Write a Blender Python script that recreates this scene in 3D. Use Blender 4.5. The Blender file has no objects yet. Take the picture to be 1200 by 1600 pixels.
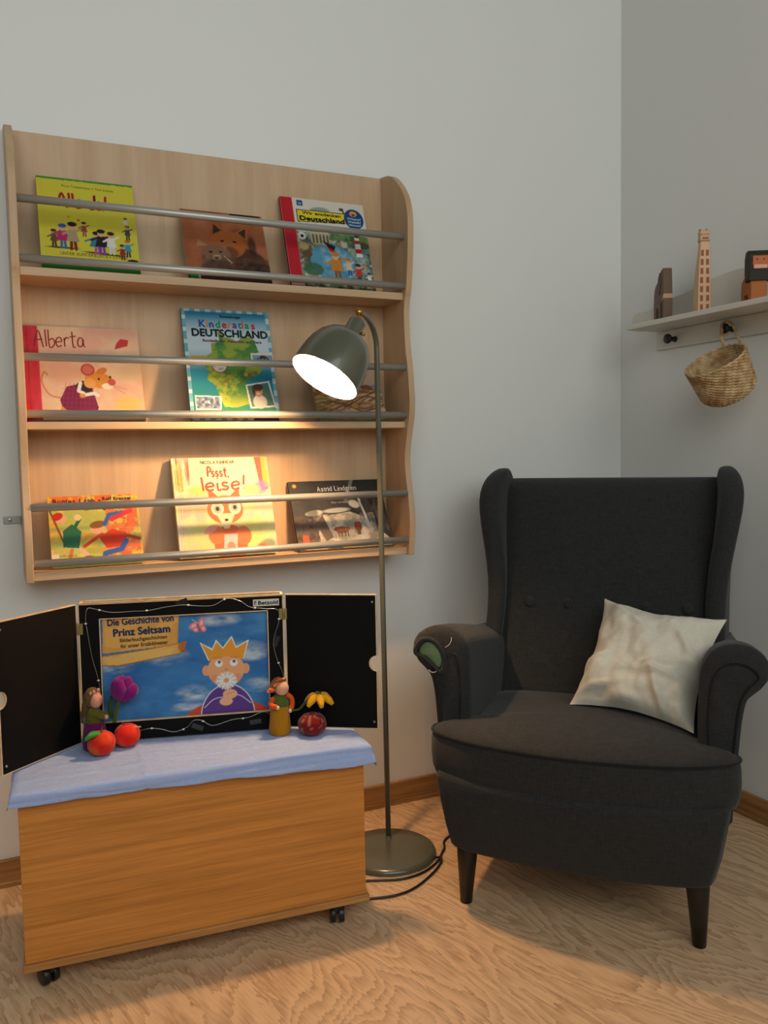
import bpy, bmesh, math, random
import numpy as np
from mathutils import Vector, Matrix, noise
random.seed(4)
S = bpy.context.scene
COL = S.collection

# ---------------------------------------------------------------- camera, world, lights, exposure
CAM = Vector((-2.0093, -2.3421, 1.10))
R_ = Vector((0.90626797, -0.42231949, -0.01801721))
U_ = Vector((0.04568226, 0.05547873, 0.99741428))
F_ = Vector((0.42022791, 0.90474768, -0.06957111))
cd = bpy.data.cameras.new('camera')
cam = bpy.data.objects.new('camera', cd); COL.objects.link(cam)
cd.sensor_fit = 'HORIZONTAL'; cd.sensor_width = 36.0; cd.lens = 36.0 * 1317 / 1200
cam.matrix_world = Matrix(((R_.x, U_.x, -F_.x, CAM.x), (R_.y, U_.y, -F_.y, CAM.y), (R_.z, U_.z, -F_.z, CAM.z), (0, 0, 0, 1)))
S.camera = cam
S.view_settings.view_transform = 'Standard'; S.view_settings.look = 'None'
S.view_settings.gamma = 1; S.view_settings.use_curve_mapping = False
S.view_settings.exposure = 0.0
w = bpy.data.worlds.new('room_air'); S.world = w; w.use_nodes = True
w.node_tree.nodes['Background'].inputs[0].default_value = (0.97, 1.0, 0.98, 1)
w.node_tree.nodes['Background'].inputs[1].default_value = 0.12
def area(name, loc, target, sx, sy, power, col):
    l = bpy.data.lights.new(name, 'AREA'); l.shape = 'RECTANGLE'; l.size = sx; l.size_y = sy
    l.energy = power; l.color = col
    o = bpy.data.objects.new(name, l); COL.objects.link(o); o.location = loc
    o.rotation_euler = (Vector(target) - Vector(loc)).to_track_quat('-Z', 'Y').to_euler()
    return o
area('window_daylight', (-1.7, -3.5, 2.45), (-1.1, 0, 2.25), 3.4, 2.0, 60, (0.965, 1.0, 0.955))
BULB = 29.0      # watts of the lamp's bulb

# ---------------------------------------------------------------- helpers
def lin(c):
    if isinstance(c, str):
        c = tuple(int(c[i:i + 2], 16) / 255 for i in (0, 2, 4))
    return tuple((x / 12.92 if x <= 0.04045 else ((x + 0.055) / 1.055) ** 2.4) for x in c[:3])

class MB:
    """collects shapes; build() links them as one mesh object"""
    def __init__(self): self.v = []; self.f = []; self.c = []; self.m = []; self.s = []
    def add(self, vs, fs, col=(1, 1, 1), mat=0, smooth=False):
        b = len(self.v); self.v += [tuple(p) for p in vs]
        self.c += [col] * len(vs) if len(col) == 3 and not hasattr(col[0], '__len__') else list(col)
        for f in fs:
            self.f.append([i + b for i in f]); self.m.append(mat); self.s.append(smooth)
        return self
    def box(self, a, b, mat=0, col=(1, 1, 1)):
        (x0, y0, z0), (x1, y1, z1) = a, b
        v = [(x0, y0, z0), (x1, y0, z0), (x1, y1, z0), (x0, y1, z0), (x0, y0, z1), (x1, y0, z1), (x1, y1, z1), (x0, y1, z1)]
        return self.add(v, [(0, 3, 2, 1), (4, 5, 6, 7), (0, 1, 5, 4), (1, 2, 6, 5), (2, 3, 7, 6), (3, 0, 4, 7)], col, mat)
    def loft(self, rings, closed=True, cap=True, mat=0, col=(1, 1, 1), smooth=True):
        n = len(rings[0]); v = [p for r in rings for p in r]; f = []
        for i in range(len(rings) - 1):
            for j in range(n if closed else n - 1):
                k = (j + 1) % n
                f.append((i * n + j, i * n + k, (i + 1) * n + k, (i + 1) * n + j))
        if cap and closed:
            f.append(tuple(range(n))[::-1]); f.append(tuple((len(rings) - 1) * n + j for j in range(n)))
        return self.add(v, f, col, mat, smooth)
    def tube(self, pts, r, n=10, mat=0, col=(1, 1, 1), cap=True, closed=False):
        pts = [Vector(p) for p in pts]; rings = []; up = None; N = len(pts)
        for i, p in enumerate(pts):
            if closed: t = pts[(i + 1) % N] - pts[i - 1]
            else: t = pts[min(i + 1, N - 1)] - pts[max(i - 1, 0)]
            t.normalize()
            if up is None: up = Vector((0, 0, 1)) if abs(t.z) < 0.9 else Vector((1, 0, 0))
            a = t.cross(up).normalized(); b = a.cross(t).normalized(); up = b
            rr = r[i] if hasattr(r, '__len__') else r
            rings.append([p + a * math.cos(q) * rr + b * math.sin(q) * rr for q in [2 * math.pi * k / n for k in range(n)]])
        if closed: rings.append(rings[0])
        return self.loft(rings, True, cap and not closed, mat, col, True)
    def lathe(self, prof, o=(0, 0, 0), ax=(0, 0, 1), n=32, mat=0, col=(1, 1, 1), cap=True, fn=None):
        ax = Vector(ax).normalized(); q = Vector((0, 0, 1)).rotation_difference(ax); o = Vector(o); rings = []
        for r, h in prof:
            ring = []
            for k in range(n):
                t = 2 * math.pi * k / n; rr = r * (fn(t, h) if fn else 1)
                ring.append(o + q @ Vector((rr * math.cos(t), rr * math.sin(t), h)))
            rings.append(ring)
        return self.loft(rings, True, cap, mat, col, True)
    def ball(self, c, r, n=16, mat=0, col=(1, 1, 1), sc=(1, 1, 1)):
        prof = [(max(1e-4, math.sin(math.pi * i / n)), -math.cos(math.pi * i / n)) for i in range(n + 1)]
        vs = []; c = Vector(c)
        for a, h in prof:
            vs.append([c + Vector((a * math.cos(2 * math.pi * k / n) * r * sc[0], a * math.sin(2 * math.pi * k / n) * r * sc[1], h * r * sc[2])) for k in range(n)])
        return self.loft(vs, True, True, mat, col, True)
    def prism(self, poly, y0, y1, mat=0, col=(1, 1, 1), T=None):
        """polygon in x,z extruded along y"""
        n = len(poly); v = [(p[0], y0, p[1]) for p in poly] + [(p[0], y1, p[1]) for p in poly]
        if T: v = [T(Vector(p)) for p in v]
        f = [tuple(range(n)), tuple(range(2 * n - 1, n - 1, -1))] + [(i, i + n, (i + 1) % n + n, (i + 1) % n) for i in range(n)]
        return self.add(v, f, col, mat)
    def build(self, name, mats, parent=None, bevel=0, seg=2, sub=0, auto=True):
        me = bpy.data.meshes.new(name); me.from_pydata(self.v, [], self.f); 
        for m in (mats if isinstance(mats, (list, tuple)) else [mats]): me.materials.append(m)
        me.polygons.foreach_set('material_index', self.m); me.polygons.foreach_set('use_smooth', self.s)
        if any(c != (1, 1, 1) for c in self.c[:1]) or len(set(map(tuple, self.c[::97]))) > 1:
            at = me.color_attributes.new('Col', 'FLOAT_COLOR', 'POINT')
            at.data.foreach_set('color', np.array([(*c, 1.0) for c in self.c], dtype=np.float32).ravel())
        bm = bmesh.new(); bm.from_mesh(me); 
        if len(bm.verts) < 60000 and auto: bmesh.ops.recalc_face_normals(bm, faces=bm.faces); bm.to_mesh(me)
        bm.free(); me.update()
        o = bpy.data.objects.new(name, me); COL.objects.link(o)
        if parent: o.parent = parent
        if bevel:
            b = o.modifiers.new('edge', 'BEVEL'); b.width = bevel; b.segments = seg; b.limit_method = 'ANGLE'; b.angle_limit = math.radians(40)
        if sub:
            s = o.modifiers.new('round', 'SUBSURF'); s.levels = sub; s.render_levels = sub
        return o

def tag(o, label=None, cat=None, group=None, kind=None):
    if label: o['label'] = label
    if cat: o['category'] = cat
    if group: o['group'] = group
    if kind: o['kind'] = kind
    return o
def thing(name, label, cat, loc=(0, 0, 0), rot=(0, 0, 0), group=None):
    o = bpy.data.objects.new(name, None); COL.objects.link(o); o.empty_display_size = 0.05
    o.location = loc; o.rotation_euler = rot
    return tag(o, label, cat, group)

# ---------------------------------------------------------------- materials
class NT:
    def __init__(self, name):
        self.m = bpy.data.materials.new(name); self.m.use_nodes = True
        self.t = self.m.node_tree; self.p = self.t.nodes['Principled BSDF']
    def n(self, typ, **kw):
        x = self.t.nodes.new(typ)
        for k, v in kw.items():
            if k in ('inp',):
                for a, b in v.items(): x.inputs[a].default_value = b
            else: setattr(x, k, v)
        return x
    def l(self, a, b): self.t.links.new(a, b)
def simple(name, col, rough=0.5, metal=0.0, var=0.0, bump=0.0, bscale=200, spec=0.5, coat=0.0):
    k = NT(name); c = lin(col)
    k.p.inputs['Roughness'].default_value = rough; k.p.inputs['Metallic'].default_value = metal
    k.p.inputs['Specular IOR Level'].default_value = spec; k.p.inputs['Coat Weight'].default_value = coat
    tc = k.n('ShaderNodeTexCoord'); nz = k.n('ShaderNodeTexNoise', inp={'Scale': 18.0, 'Detail': 5.0}); k.l(tc.outputs['Object'], nz.inputs['Vector'])
    mx = k.n('ShaderNodeMixRGB', inp={1: (*[x * (1 - var) for x in c], 1), 2: (*[min(1, x * (1 + var)) for x in c], 1)})
    k.l(nz.outputs['Fac'], mx.inputs[0]); k.l(mx.outputs[0], k.p.inputs['Base Color'])
    if bump:
        n2 = k.n('ShaderNodeTexNoise', inp={'Scale': float(bscale), 'Detail': 3.0}); k.l(tc.outputs['Object'], n2.inputs['Vector'])
        b = k.n('ShaderNodeBump', inp={'Strength': bump, 'Distance': 0.002}); k.l(n2.outputs['Fac'], b.inputs['Height']); k.l(b.outputs[0], k.p.inputs['Normal'])
    return k.m
def wood(name, c1, c2, stretch, scale=1.0, rough=0.45, dist=0.6, bump=0.03, fine=0.35):
    """stretch: per-axis frequency of the grain (low = along the grain)"""
    k = NT(name); c1, c2 = lin(c1), lin(c2)
    k.p.inputs['Roughness'].default_value = rough
    tc = k.n('ShaderNodeTexCoord'); mp = k.n('ShaderNodeMapping'); mp.inputs['Scale'].default_value = [s * scale for s in stretch]
    k.l(tc.outputs['Object'], mp.inputs[0])
    a = k.n('ShaderNodeTexNoise', inp={'Scale': 1.0, 'Detail': 6.0, 'Roughness': 0.55, 'Distortion': dist}); k.l(mp.outputs[0], a.inputs['Vector'])
    b = k.n('ShaderNodeTexNoise', inp={'Scale': 6.0, 'Detail': 4.0, 'Roughness': 0.6}); k.l(mp.outputs[0], b.inputs['Vector'])
    mx = k.n('ShaderNodeMath', operation='MULTIPLY_ADD', inp={1: fine}); k.l(b.outputs['Fac'], mx.inputs[0]); k.l(a.outputs['Fac'], mx.inputs[2])
    cr = k.n('ShaderNodeValToRGB'); cr.color_ramp.elements[0].position = 0.45 + fine * .3; cr.color_ramp.elements[1].position = 0.68 + fine * .5
    cr.color_ramp.elements[0].color = (*c1, 1); cr.color_ramp.elements[1].color = (*c2, 1)
    k.l(mx.outputs[0], cr.inputs[0]); k.l(cr.outputs[0], k.p.inputs['Base Color'])
    bp = k.n('ShaderNodeBump', inp={'Strength': bump, 'Distance': 0.002}); k.l(mx.outputs[0], bp.inputs['Height']); k.l(bp.outputs[0], k.p.inputs['Normal'])
    return k.m
def fabric(name, c1, c2, rough=0.95, weave=900.0, bump=0.4, sheen=0.1):
    k = NT(name); c1, c2 = lin(c1), lin(c2)
    k.p.inputs['Roughness'].default_value = rough; k.p.inputs['Specular IOR Level'].default_value = 0.2
    k.p.inputs['Sheen Weight'].default_value = sheen
    tc = k.n('ShaderNodeTexCoord'); outs = []
    for sc in ((weave * .9, weave * .1, weave * .12), (weave * .1, weave * .1, weave * .9)):
        mp = k.n('ShaderNodeMapping'); mp.inputs['Scale'].default_value = [x / 2 for x in sc]; k.l(tc.outputs['Object'], mp.inputs[0])
        a = k.n('ShaderNodeTexNoise', inp={'Scale': 1.0, 'Detail': 3.0, 'Roughness': 0.6}); k.l(mp.outputs[0], a.inputs['Vector']); outs.append(a.outputs['Fac'])
    ad = k.n('ShaderNodeMath', operation='ADD'); k.l(outs[0], ad.inputs[0]); k.l(outs[1], ad.inputs[1])
    hf = k.n('ShaderNodeMapRange', inp={'From Min': 0.7, 'From Max': 1.3}); k.l(ad.outputs[0], hf.inputs[0])
    mx = k.n('ShaderNodeMixRGB', inp={1: (*c1, 1), 2: (*c2, 1)}); k.l(hf.outputs[0], mx.inputs[0]); k.l(mx.outputs[0], k.p.inputs['Base Color'])
    bp = k.n('ShaderNodeBump', inp={'Strength': bump, 'Distance': 0.0008}); k.l(hf.outputs[0], bp.inputs['Height']); k.l(bp.outputs[0], k.p.inputs['Normal'])
    return k.m
def printed(name='printed_paper', rough=0.6, gain=0.72):
    k = NT(name); a = k.n('ShaderNodeVertexColor', layer_name='Col'); mx = k.n('ShaderNodeMixRGB', blend_type='MULTIPLY', inp={0: 1.0, 2: (gain, gain, gain, 1)}); k.l(a.outputs['Color'], mx.inputs[1]); k.l(mx.outputs[0], k.p.inputs['Base Color'])
    k.p.inputs['Roughness'].default_value = rough; k.p.inputs['Specular IOR Level'].default_value = 0.3
    return k.m

def wall_mat():
    k = NT('painted_plaster'); k.p.inputs['Roughness'].default_value = 0.42; k.p.inputs['Specular IOR Level'].default_value = 0.4
    tc = k.n('ShaderNodeTexCoord')
    a = k.n('ShaderNodeTexNoise', inp={'Scale': 1.3, 'Detail': 4.0}); k.l(tc.outputs['Object'], a.inputs['Vector'])
    mx = k.n('ShaderNodeMixRGB', inp={1: (0.70, 0.705, 0.68, 1), 2: (0.74, 0.745, 0.72, 1)}); k.l(a.outputs['Fac'], mx.inputs[0]); k.l(mx.outputs[0], k.p.inputs['Base Color'])
    b = k.n('ShaderNodeTexNoise', inp={'Scale': 220.0, 'Detail': 3.0}); k.l(tc.outputs['Object'], b.inputs['Vector'])
    bp = k.n('ShaderNodeBump', inp={'Strength': 0.10, 'Distance': 0.001}); k.l(b.outputs['Fac'], bp.inputs['Height']); k.l(bp.outputs[0], k.p.inputs['Normal'])
    return k.m
def floor_mat():
    k = NT('oak_floor'); k.p.inputs['Roughness'].default_value = 0.38
    tc = k.n('ShaderNodeTexCoord')
    rot = k.n('ShaderNodeMapping'); rot.inputs['Rotation'].default_value = (0, 0, math.radians(-14)); k.l(tc.outputs['Object'], rot.inputs[0])
    # growth rings: distance field stretched along the board, cut into fine bands
    mp = k.n('ShaderNodeMapping'); mp.inputs['Scale'].default_value = (2.9, .95, 1); k.l(rot.outputs[0], mp.inputs[0])
    a = k.n('ShaderNodeTexNoise', inp={'Scale': 1.0, 'Detail': 2.5, 'Roughness': 0.45, 'Distortion': 0.5}); k.l(mp.outputs[0], a.inputs['Vector'])
    ml = k.n('ShaderNodeMath', operation='MULTIPLY', inp={1: 38.0})
    m3 = k.n('ShaderNodeMapping'); m3.inputs['Scale'].default_value = (120, 22, 1); k.l(rot.outputs[0], m3.inputs[0])
    j = k.n('ShaderNodeTexNoise', inp={'Scale': 1.0, 'Detail': 2.0}); k.l(m3.outputs[0], j.inputs['Vector'])
    ja = k.n('ShaderNodeMath', operation='MULTIPLY_ADD', inp={1: 0.030}); k.l(j.outputs['Fac'], ja.inputs[0]); k.l(a.outputs['Fac'], ja.inputs[2]); k.l(ja.outputs[0], ml.inputs[0])
    ff = k.n('ShaderNodeMath', operation='FRACT'); k.l(ml.outputs[0], ff.inputs[0])
    r1 = k.n('ShaderNodeMapRange', inp={'From Min': 0.0, 'From Max': 0.75, 'To Min': 1.0, 'To Max': 0.0}); k.l(ff.outputs[0], r1.inputs[0])
    # fibre streaks
    m2 = k.n('ShaderNodeMapping'); m2.inputs['Scale'].default_value = (170, 9, 1); k.l(rot.outputs[0], m2.inputs[0])
    b = k.n('ShaderNodeTexNoise', inp={'Scale': 1.0, 'Detail': 4.0, 'Roughness': 0.6}); k.l(m2.outputs[0], b.inputs['Vector'])
    br = k.n('ShaderNodeMapRange', inp={'From Min': 0.35, 'From Max': 0.65}); k.l(b.outputs['Fac'], br.inputs[0])
    pr_ = k.n('ShaderNodeMath', operation='MULTIPLY'); k.l(r1.outputs[0], pr_.inputs[0]); k.l(br.outputs[0], pr_.inputs[1])
    k.l(r1.outputs[0], pr_.inputs[0]); brs = k.n('ShaderNodeMapRange', inp={'To Min': 0.45, 'To Max': 0.85}); k.l(br.outputs[0], brs.inputs[0]); k.l(brs.outputs[0], pr_.inputs[1])
    ad = k.n('ShaderNodeMath', operation='MULTIPLY_ADD', inp={1: 0.28}); k.l(br.outputs[0], ad.inputs[0]); k.l(pr_.outputs[0], ad.inputs[2])
    cr = k.n('ShaderNodeValToRGB'); cr.color_ramp.elements[0].position = 0.0; cr.color_ramp.elements[1].position = 1.1
    cr.color_ramp.elements[0].color = (*lin('E0BC94'), 1); cr.color_ramp.elements[1].color = (*lin('B18B68'), 1)
    k.l(ad.outputs[0], cr.inputs[0]); k.l(cr.outputs[0], k.p.inputs['Base Color'])
    bp = k.n('ShaderNodeBump', inp={'Strength': 0.06, 'Distance': 0.001}); k.l(ad.outputs[0], bp.inputs['Height']); k.l(bp.outputs[0], k.p.inputs['Normal'])
    return k.m
def emit(name, col, st):
    k = NT(name); k.p.inputs['Base Color'].default_value = (1, 1, 1, 1)
    k.p.inputs['Emission Color'].default_value = (*col, 1); k.p.inputs['Emission Strength'].default_value = st
    return k.m

M_WALL = wall_mat(); M_FLOOR = floor_mat()
M_BASE = wood('oak_baseboard', 'A87C4A', '80592E', (2.0, 2.0, 45), 1.0, 0.45)
M_BASEY = wood('oak_baseboard_side', 'A87C4A', '80592E', (2.0, 2.0, 45), 1.0, 0.45)
M_MAPLE = wood('maple_board', 'C2A380', 'B3926D', (14, 14, 1.1), 1.0, 0.5, 0.4, 0.02)
M_MAPLEX = wood('maple_board_cross', 'C4A582', 'B5946F', (1.1, 14, 14), 1.0, 0.5, 0.4, 0.02)
M_BEECH = wood('beech_veneer', 'D0893E', 'B0702C', (1.6, 30, 60), 1.0, 0.42, 0.15, 0.03, 0.6)
M_BEECH2 = wood('beech_edge', 'C08A50', '9C6630', (2.2, 30, 60), 1.0, 0.5)
M_ALU = simple('satin_aluminium', 'B4B2AA', 0.42, 0.55, 0.05)
M_LAMP = simple('sage_green_lacquer', '575849', 0.28, 0.0, 0.03, coat=0.4)
M_SHADEIN = simple('white_reflector_lacquer', 'F4F0E6', 0.6)
M_HINGE = simple('aged_brass', 'A08F62', 0.4, 0.8, 0.1)
M_BRASS = simple('brass', 'B98B3C', 0.3, 1.0, 0.1)
M_STEEL = simple('zinc_plated_steel', 'A9A9A4', 0.35, 0.9, 0.1)
M_BLACK = simple('black_plastic', '121212', 0.4)
M_BLACKLEG = simple('black_stained_wood', '17120F', 0.4)
M_FAB = fabric('charcoal_upholstery', '232424', '313130')
M_PIPE = fabric('charcoal_piping', '141414', '1E1E1D')
M_FOAM = simple('green_foam', '5C7250', 0.95, 0, 0.1, 0.4, 400)
M_THREAD = simple('pale_thread', 'B9B2A6', 0.9)
M_PILLOW = fabric('cream_cotton', 'CFC8B6', 'DAD4C4', 0.9, 1500, 0.12)
M_CLOTH = fabric('sky_blue_cotton', '96A9D6', 'A5B7E0', 0.9, 1800, 0.12)
M_PRINT = printed(); M_MATT = printed('painted_wood', 0.6, 1.0); M_FELT = printed('felt_wool', 1.0, 0.85)
M_PRINT2 = printed('printed_card', 0.45, 0.95)
M_PAPER = simple('paper_block', 'D9D2C0', 0.8, 0, 0.05)
M_WHITE = simple('white_lacquered_board', 'CFCBC0', 0.5, 0, 0.02)
M_BLKBOARD = simple('black_laminate', '070605', 0.6, 0, 0.1, spec=0.15)
M_BIRCH = wood('birch_edge', 'E3C59A', 'CDA877', (30, 30, 30), 1.0, 0.5)

# ---------------------------------------------------------------- room
XL, YF, ZC = -4.6, -6.2, 3.1
def struct(name, mb, m): return tag(mb.build(name, m), kind='structure')
struct('floor', MB().box((XL, YF, -0.05), (0.1, 0.1, 0)), M_FLOOR)
struct('wall_back', MB().box((XL, 0, 0), (0.1, 0.1, ZC)), M_WALL)
struct('wall_right', MB().box((0, YF, 0), (0.1, 0, ZC)), M_WALL)
b = MB().box((XL, -0.013, 0), (-0.014, 0, 0.07)); b.box((XL, -0.02, 0), (-0.021, -0.013, 0.014))
tag(b.build('baseboard_back', M_BASE, bevel=0.003), kind='structure')
b = MB().box((-0.013, YF, 0), (0, 0, 0.07)); b.box((-0.02, YF, 0), (-0.013, 0, 0.014))
tag(b.build('baseboard_right', M_BASEY, bevel=0.003), kind='structure')

# ---------------------------------------------------------------- text
_fc = {}
def glyphs(txt):
    if txt not in _fc:
        c = bpy.data.curves.new('t', 'FONT'); c.body = txt; c.resolution_u = 3; c.fill_mode = 'FRONT'
        o = bpy.data.objects.new('t', c); me = o.to_mesh()
        v = [(p.co.x, p.co.y) for p in me.vertices]; f = [tuple(q.vertices) for q in me.polygons]
        o.to_mesh_clear(); bpy.data.objects.remove(o); bpy.data.curves.remove(c)
        _fc[txt] = (v, f)
    return _fc[txt]
def text(mb, txt, x, z, h, wid=None, col='000000', y=-0.0009, ang=0, center=False, bold=0.0, mat=0):
    """h = capital height; wid = total width (None keeps proportion); x,z = left (or centre) of the baseline"""
    v, f = glyphs(txt)
    if not f: return
    x0 = min(p[0] for p in v); x1 = max(p[0] for p in v); cap = 0.73
    sy = h / cap; sx = (wid / (x1 - x0)) if wid else sy
    W = (x1 - x0) * sx; off = -W / 2 if center else 0
    ca, sa = math.cos(ang), math.sin(ang)
    reps = [(0, 0)] + ([(bold, 0), (-bold, 0), (0, bold), (0, -bold)] if bold else [])
    for k, (bx, bz) in enumerate(reps):
        vs = []
        for p in v:
            a, b = (p[0] - x0) * sx + off + bx, p[1] * sy + bz
            vs.append((x + a * ca - b * sa, y - 0.00002 * k, z + a * sa + b * ca))
        mb.add(vs, f, lin(col), mat)
def jtext(mb, txt, x, z, h, wid, cols, y=-0.0009, jit=0.12, ang=0, bold=0.0):
    """uneven hand-set letters"""
    rnd = random.Random(len(txt) * 7 + int(h * 1e4)); ws = []
    for c in txt: ws.append({'i': .35, 'l': .35, ' ': .55, 't': .6, 'r': .65, 'I': .4, '!': .4, ',': .3, '.': .3, 'm': 1.3, 'M': 1.2, 'W': 1.3}.get(c, 1.0) * (1.15 if c.isupper() else 1))
    k = wid / sum(ws); cx = 0
    for i, c in enumerate(txt):
        if c != ' ':
            col = cols[i % len(cols)] if isinstance(cols, (list, tuple)) else cols
            mx = x + (cx + ws[i] * k * .5) * math.cos(ang); mz = z + cx * math.sin(ang) + rnd.uniform(-jit, jit) * h
            v, f = glyphs(c); gw = (max(p[0] for p in v) - min(p[0] for p in v))
            text(mb, c, mx, mz, h, min(gw * h / .73, ws[i] * k * .86), col, y, ang + rnd.uniform(-jit, jit), True, bold)
        cx += ws[i] * k
STK = {'A': [[(0, 0), (.35, 1), (.7, -.05)], [(.05, .4), (.65, .45)]], 'l': [[(.1, 1.05), (.15, 0)]], 'b': [[(.05, 1.05), (.1, 0), (.4, .05), (.5, .3), (.35, .5), (.1, .4)]],
       'e': [[(.05, .28), (.45, .35), (.35, .58), (.1, .5), (.02, .25), (.15, 0), (.45, .08)]], 'r': [[(.08, .55), (.1, 0)], [(.1, .4), (.25, .58), (.45, .52)]],
       't': [[(.22, .95), (.25, .05), (.42, 0)], [(.02, .6), (.5, .68)]], 'a': [[(.45, .5), (.2, .58), (.03, .3), (.12, .03), (.38, .1), (.46, .5), (.48, .12), (.58, 0)]],
       'P': [[(.1, 0), (.15, 1), (.5, .95), (.55, .65), (.3, .5), (.13, .48)]], 's': [[(.4, .52), (.15, .55), (.1, .35), (.38, .22), (.3, .02), (.03, .05)]],
       'i': [[(.1, .55), (.12, 0), (.3, .05)], [(.12, .86), (.16, .92)]], '!': [[(.2, 1.05), (.12, .3)], [(.1, .05), (.13, .02)]], 'd': [[(.45, .5), (.15, .55), (.03, .25), (.2, 0), (.42, .15), (.5, 1.05), (.5, 0)]],
       'L': [[(.1, .3), (.35, .9), (.25, 1.05), (.1, .7), (.12, .1), (.3, 0), (.5, .1)]], ',': [[(.1, .05), (.05, -.15)]], ' ': []}
def smooth_pts(p, n=5):
    if len(p) < 3: return p
    out = []
    for i in range(len(p) - 1):
        a, b, c, d = p[max(i - 1, 0)], p[i], p[i + 1], p[min(i + 2, len(p) - 1)]
        for k in range(n):
            t = k / n
            out.append(tuple(0.5 * (2 * b[j] + (c[j] - a[j]) * t + (2 * a[j] - 5 * b[j] + 4 * c[j] - d[j]) * t * t + (3 * b[j] - a[j] - 3 * c[j] + d[j]) * t ** 3) for j in range(len(b))))
    return out + [p[-1]]
def hand(mb, txt, x, z, h, wid, thick, col, y=-0.0009, slope=0.0):
    adv = {'l': .28, 'i': .3, '!': .35, ' ': .4, 'A': .78, 'P': .62, ',': .25, 'L': .5, 'r': .48}
    tot = sum(adv.get(c, .58) for c in txt); cx = 0; sx = wid / tot
    for c in txt:
        for st in STK[c]:
            pts = [(x + (cx + p[0]) * sx, z + p[1] * h + slope * (cx * sx)) for p in smooth_pts(st)]
            ribbon(mb, pts, thick, col, y)
        cx += adv.get(c, .58)
def ribbon(mb, pts, thick, col, y=-0.0009):
    vs = []; n = len(pts)
    for i, p in enumerate(pts):
        a = pts[max(i - 1, 0)]; b = pts[min(i + 1, n - 1)]; dx, dz = b[0] - a[0], b[1] - a[1]; L = math.hypot(dx, dz) or 1
        nx, nz = -dz / L * thick / 2, dx / L * thick / 2
        vs += [(p[0] + nx, y, p[1] + nz), (p[0] - nx, y, p[1] - nz)]
    mb.add(vs, [(2 * i, 2 * i + 1, 2 * i + 3, 2 * i + 2) for i in range(n - 1)], lin(col))

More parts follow.
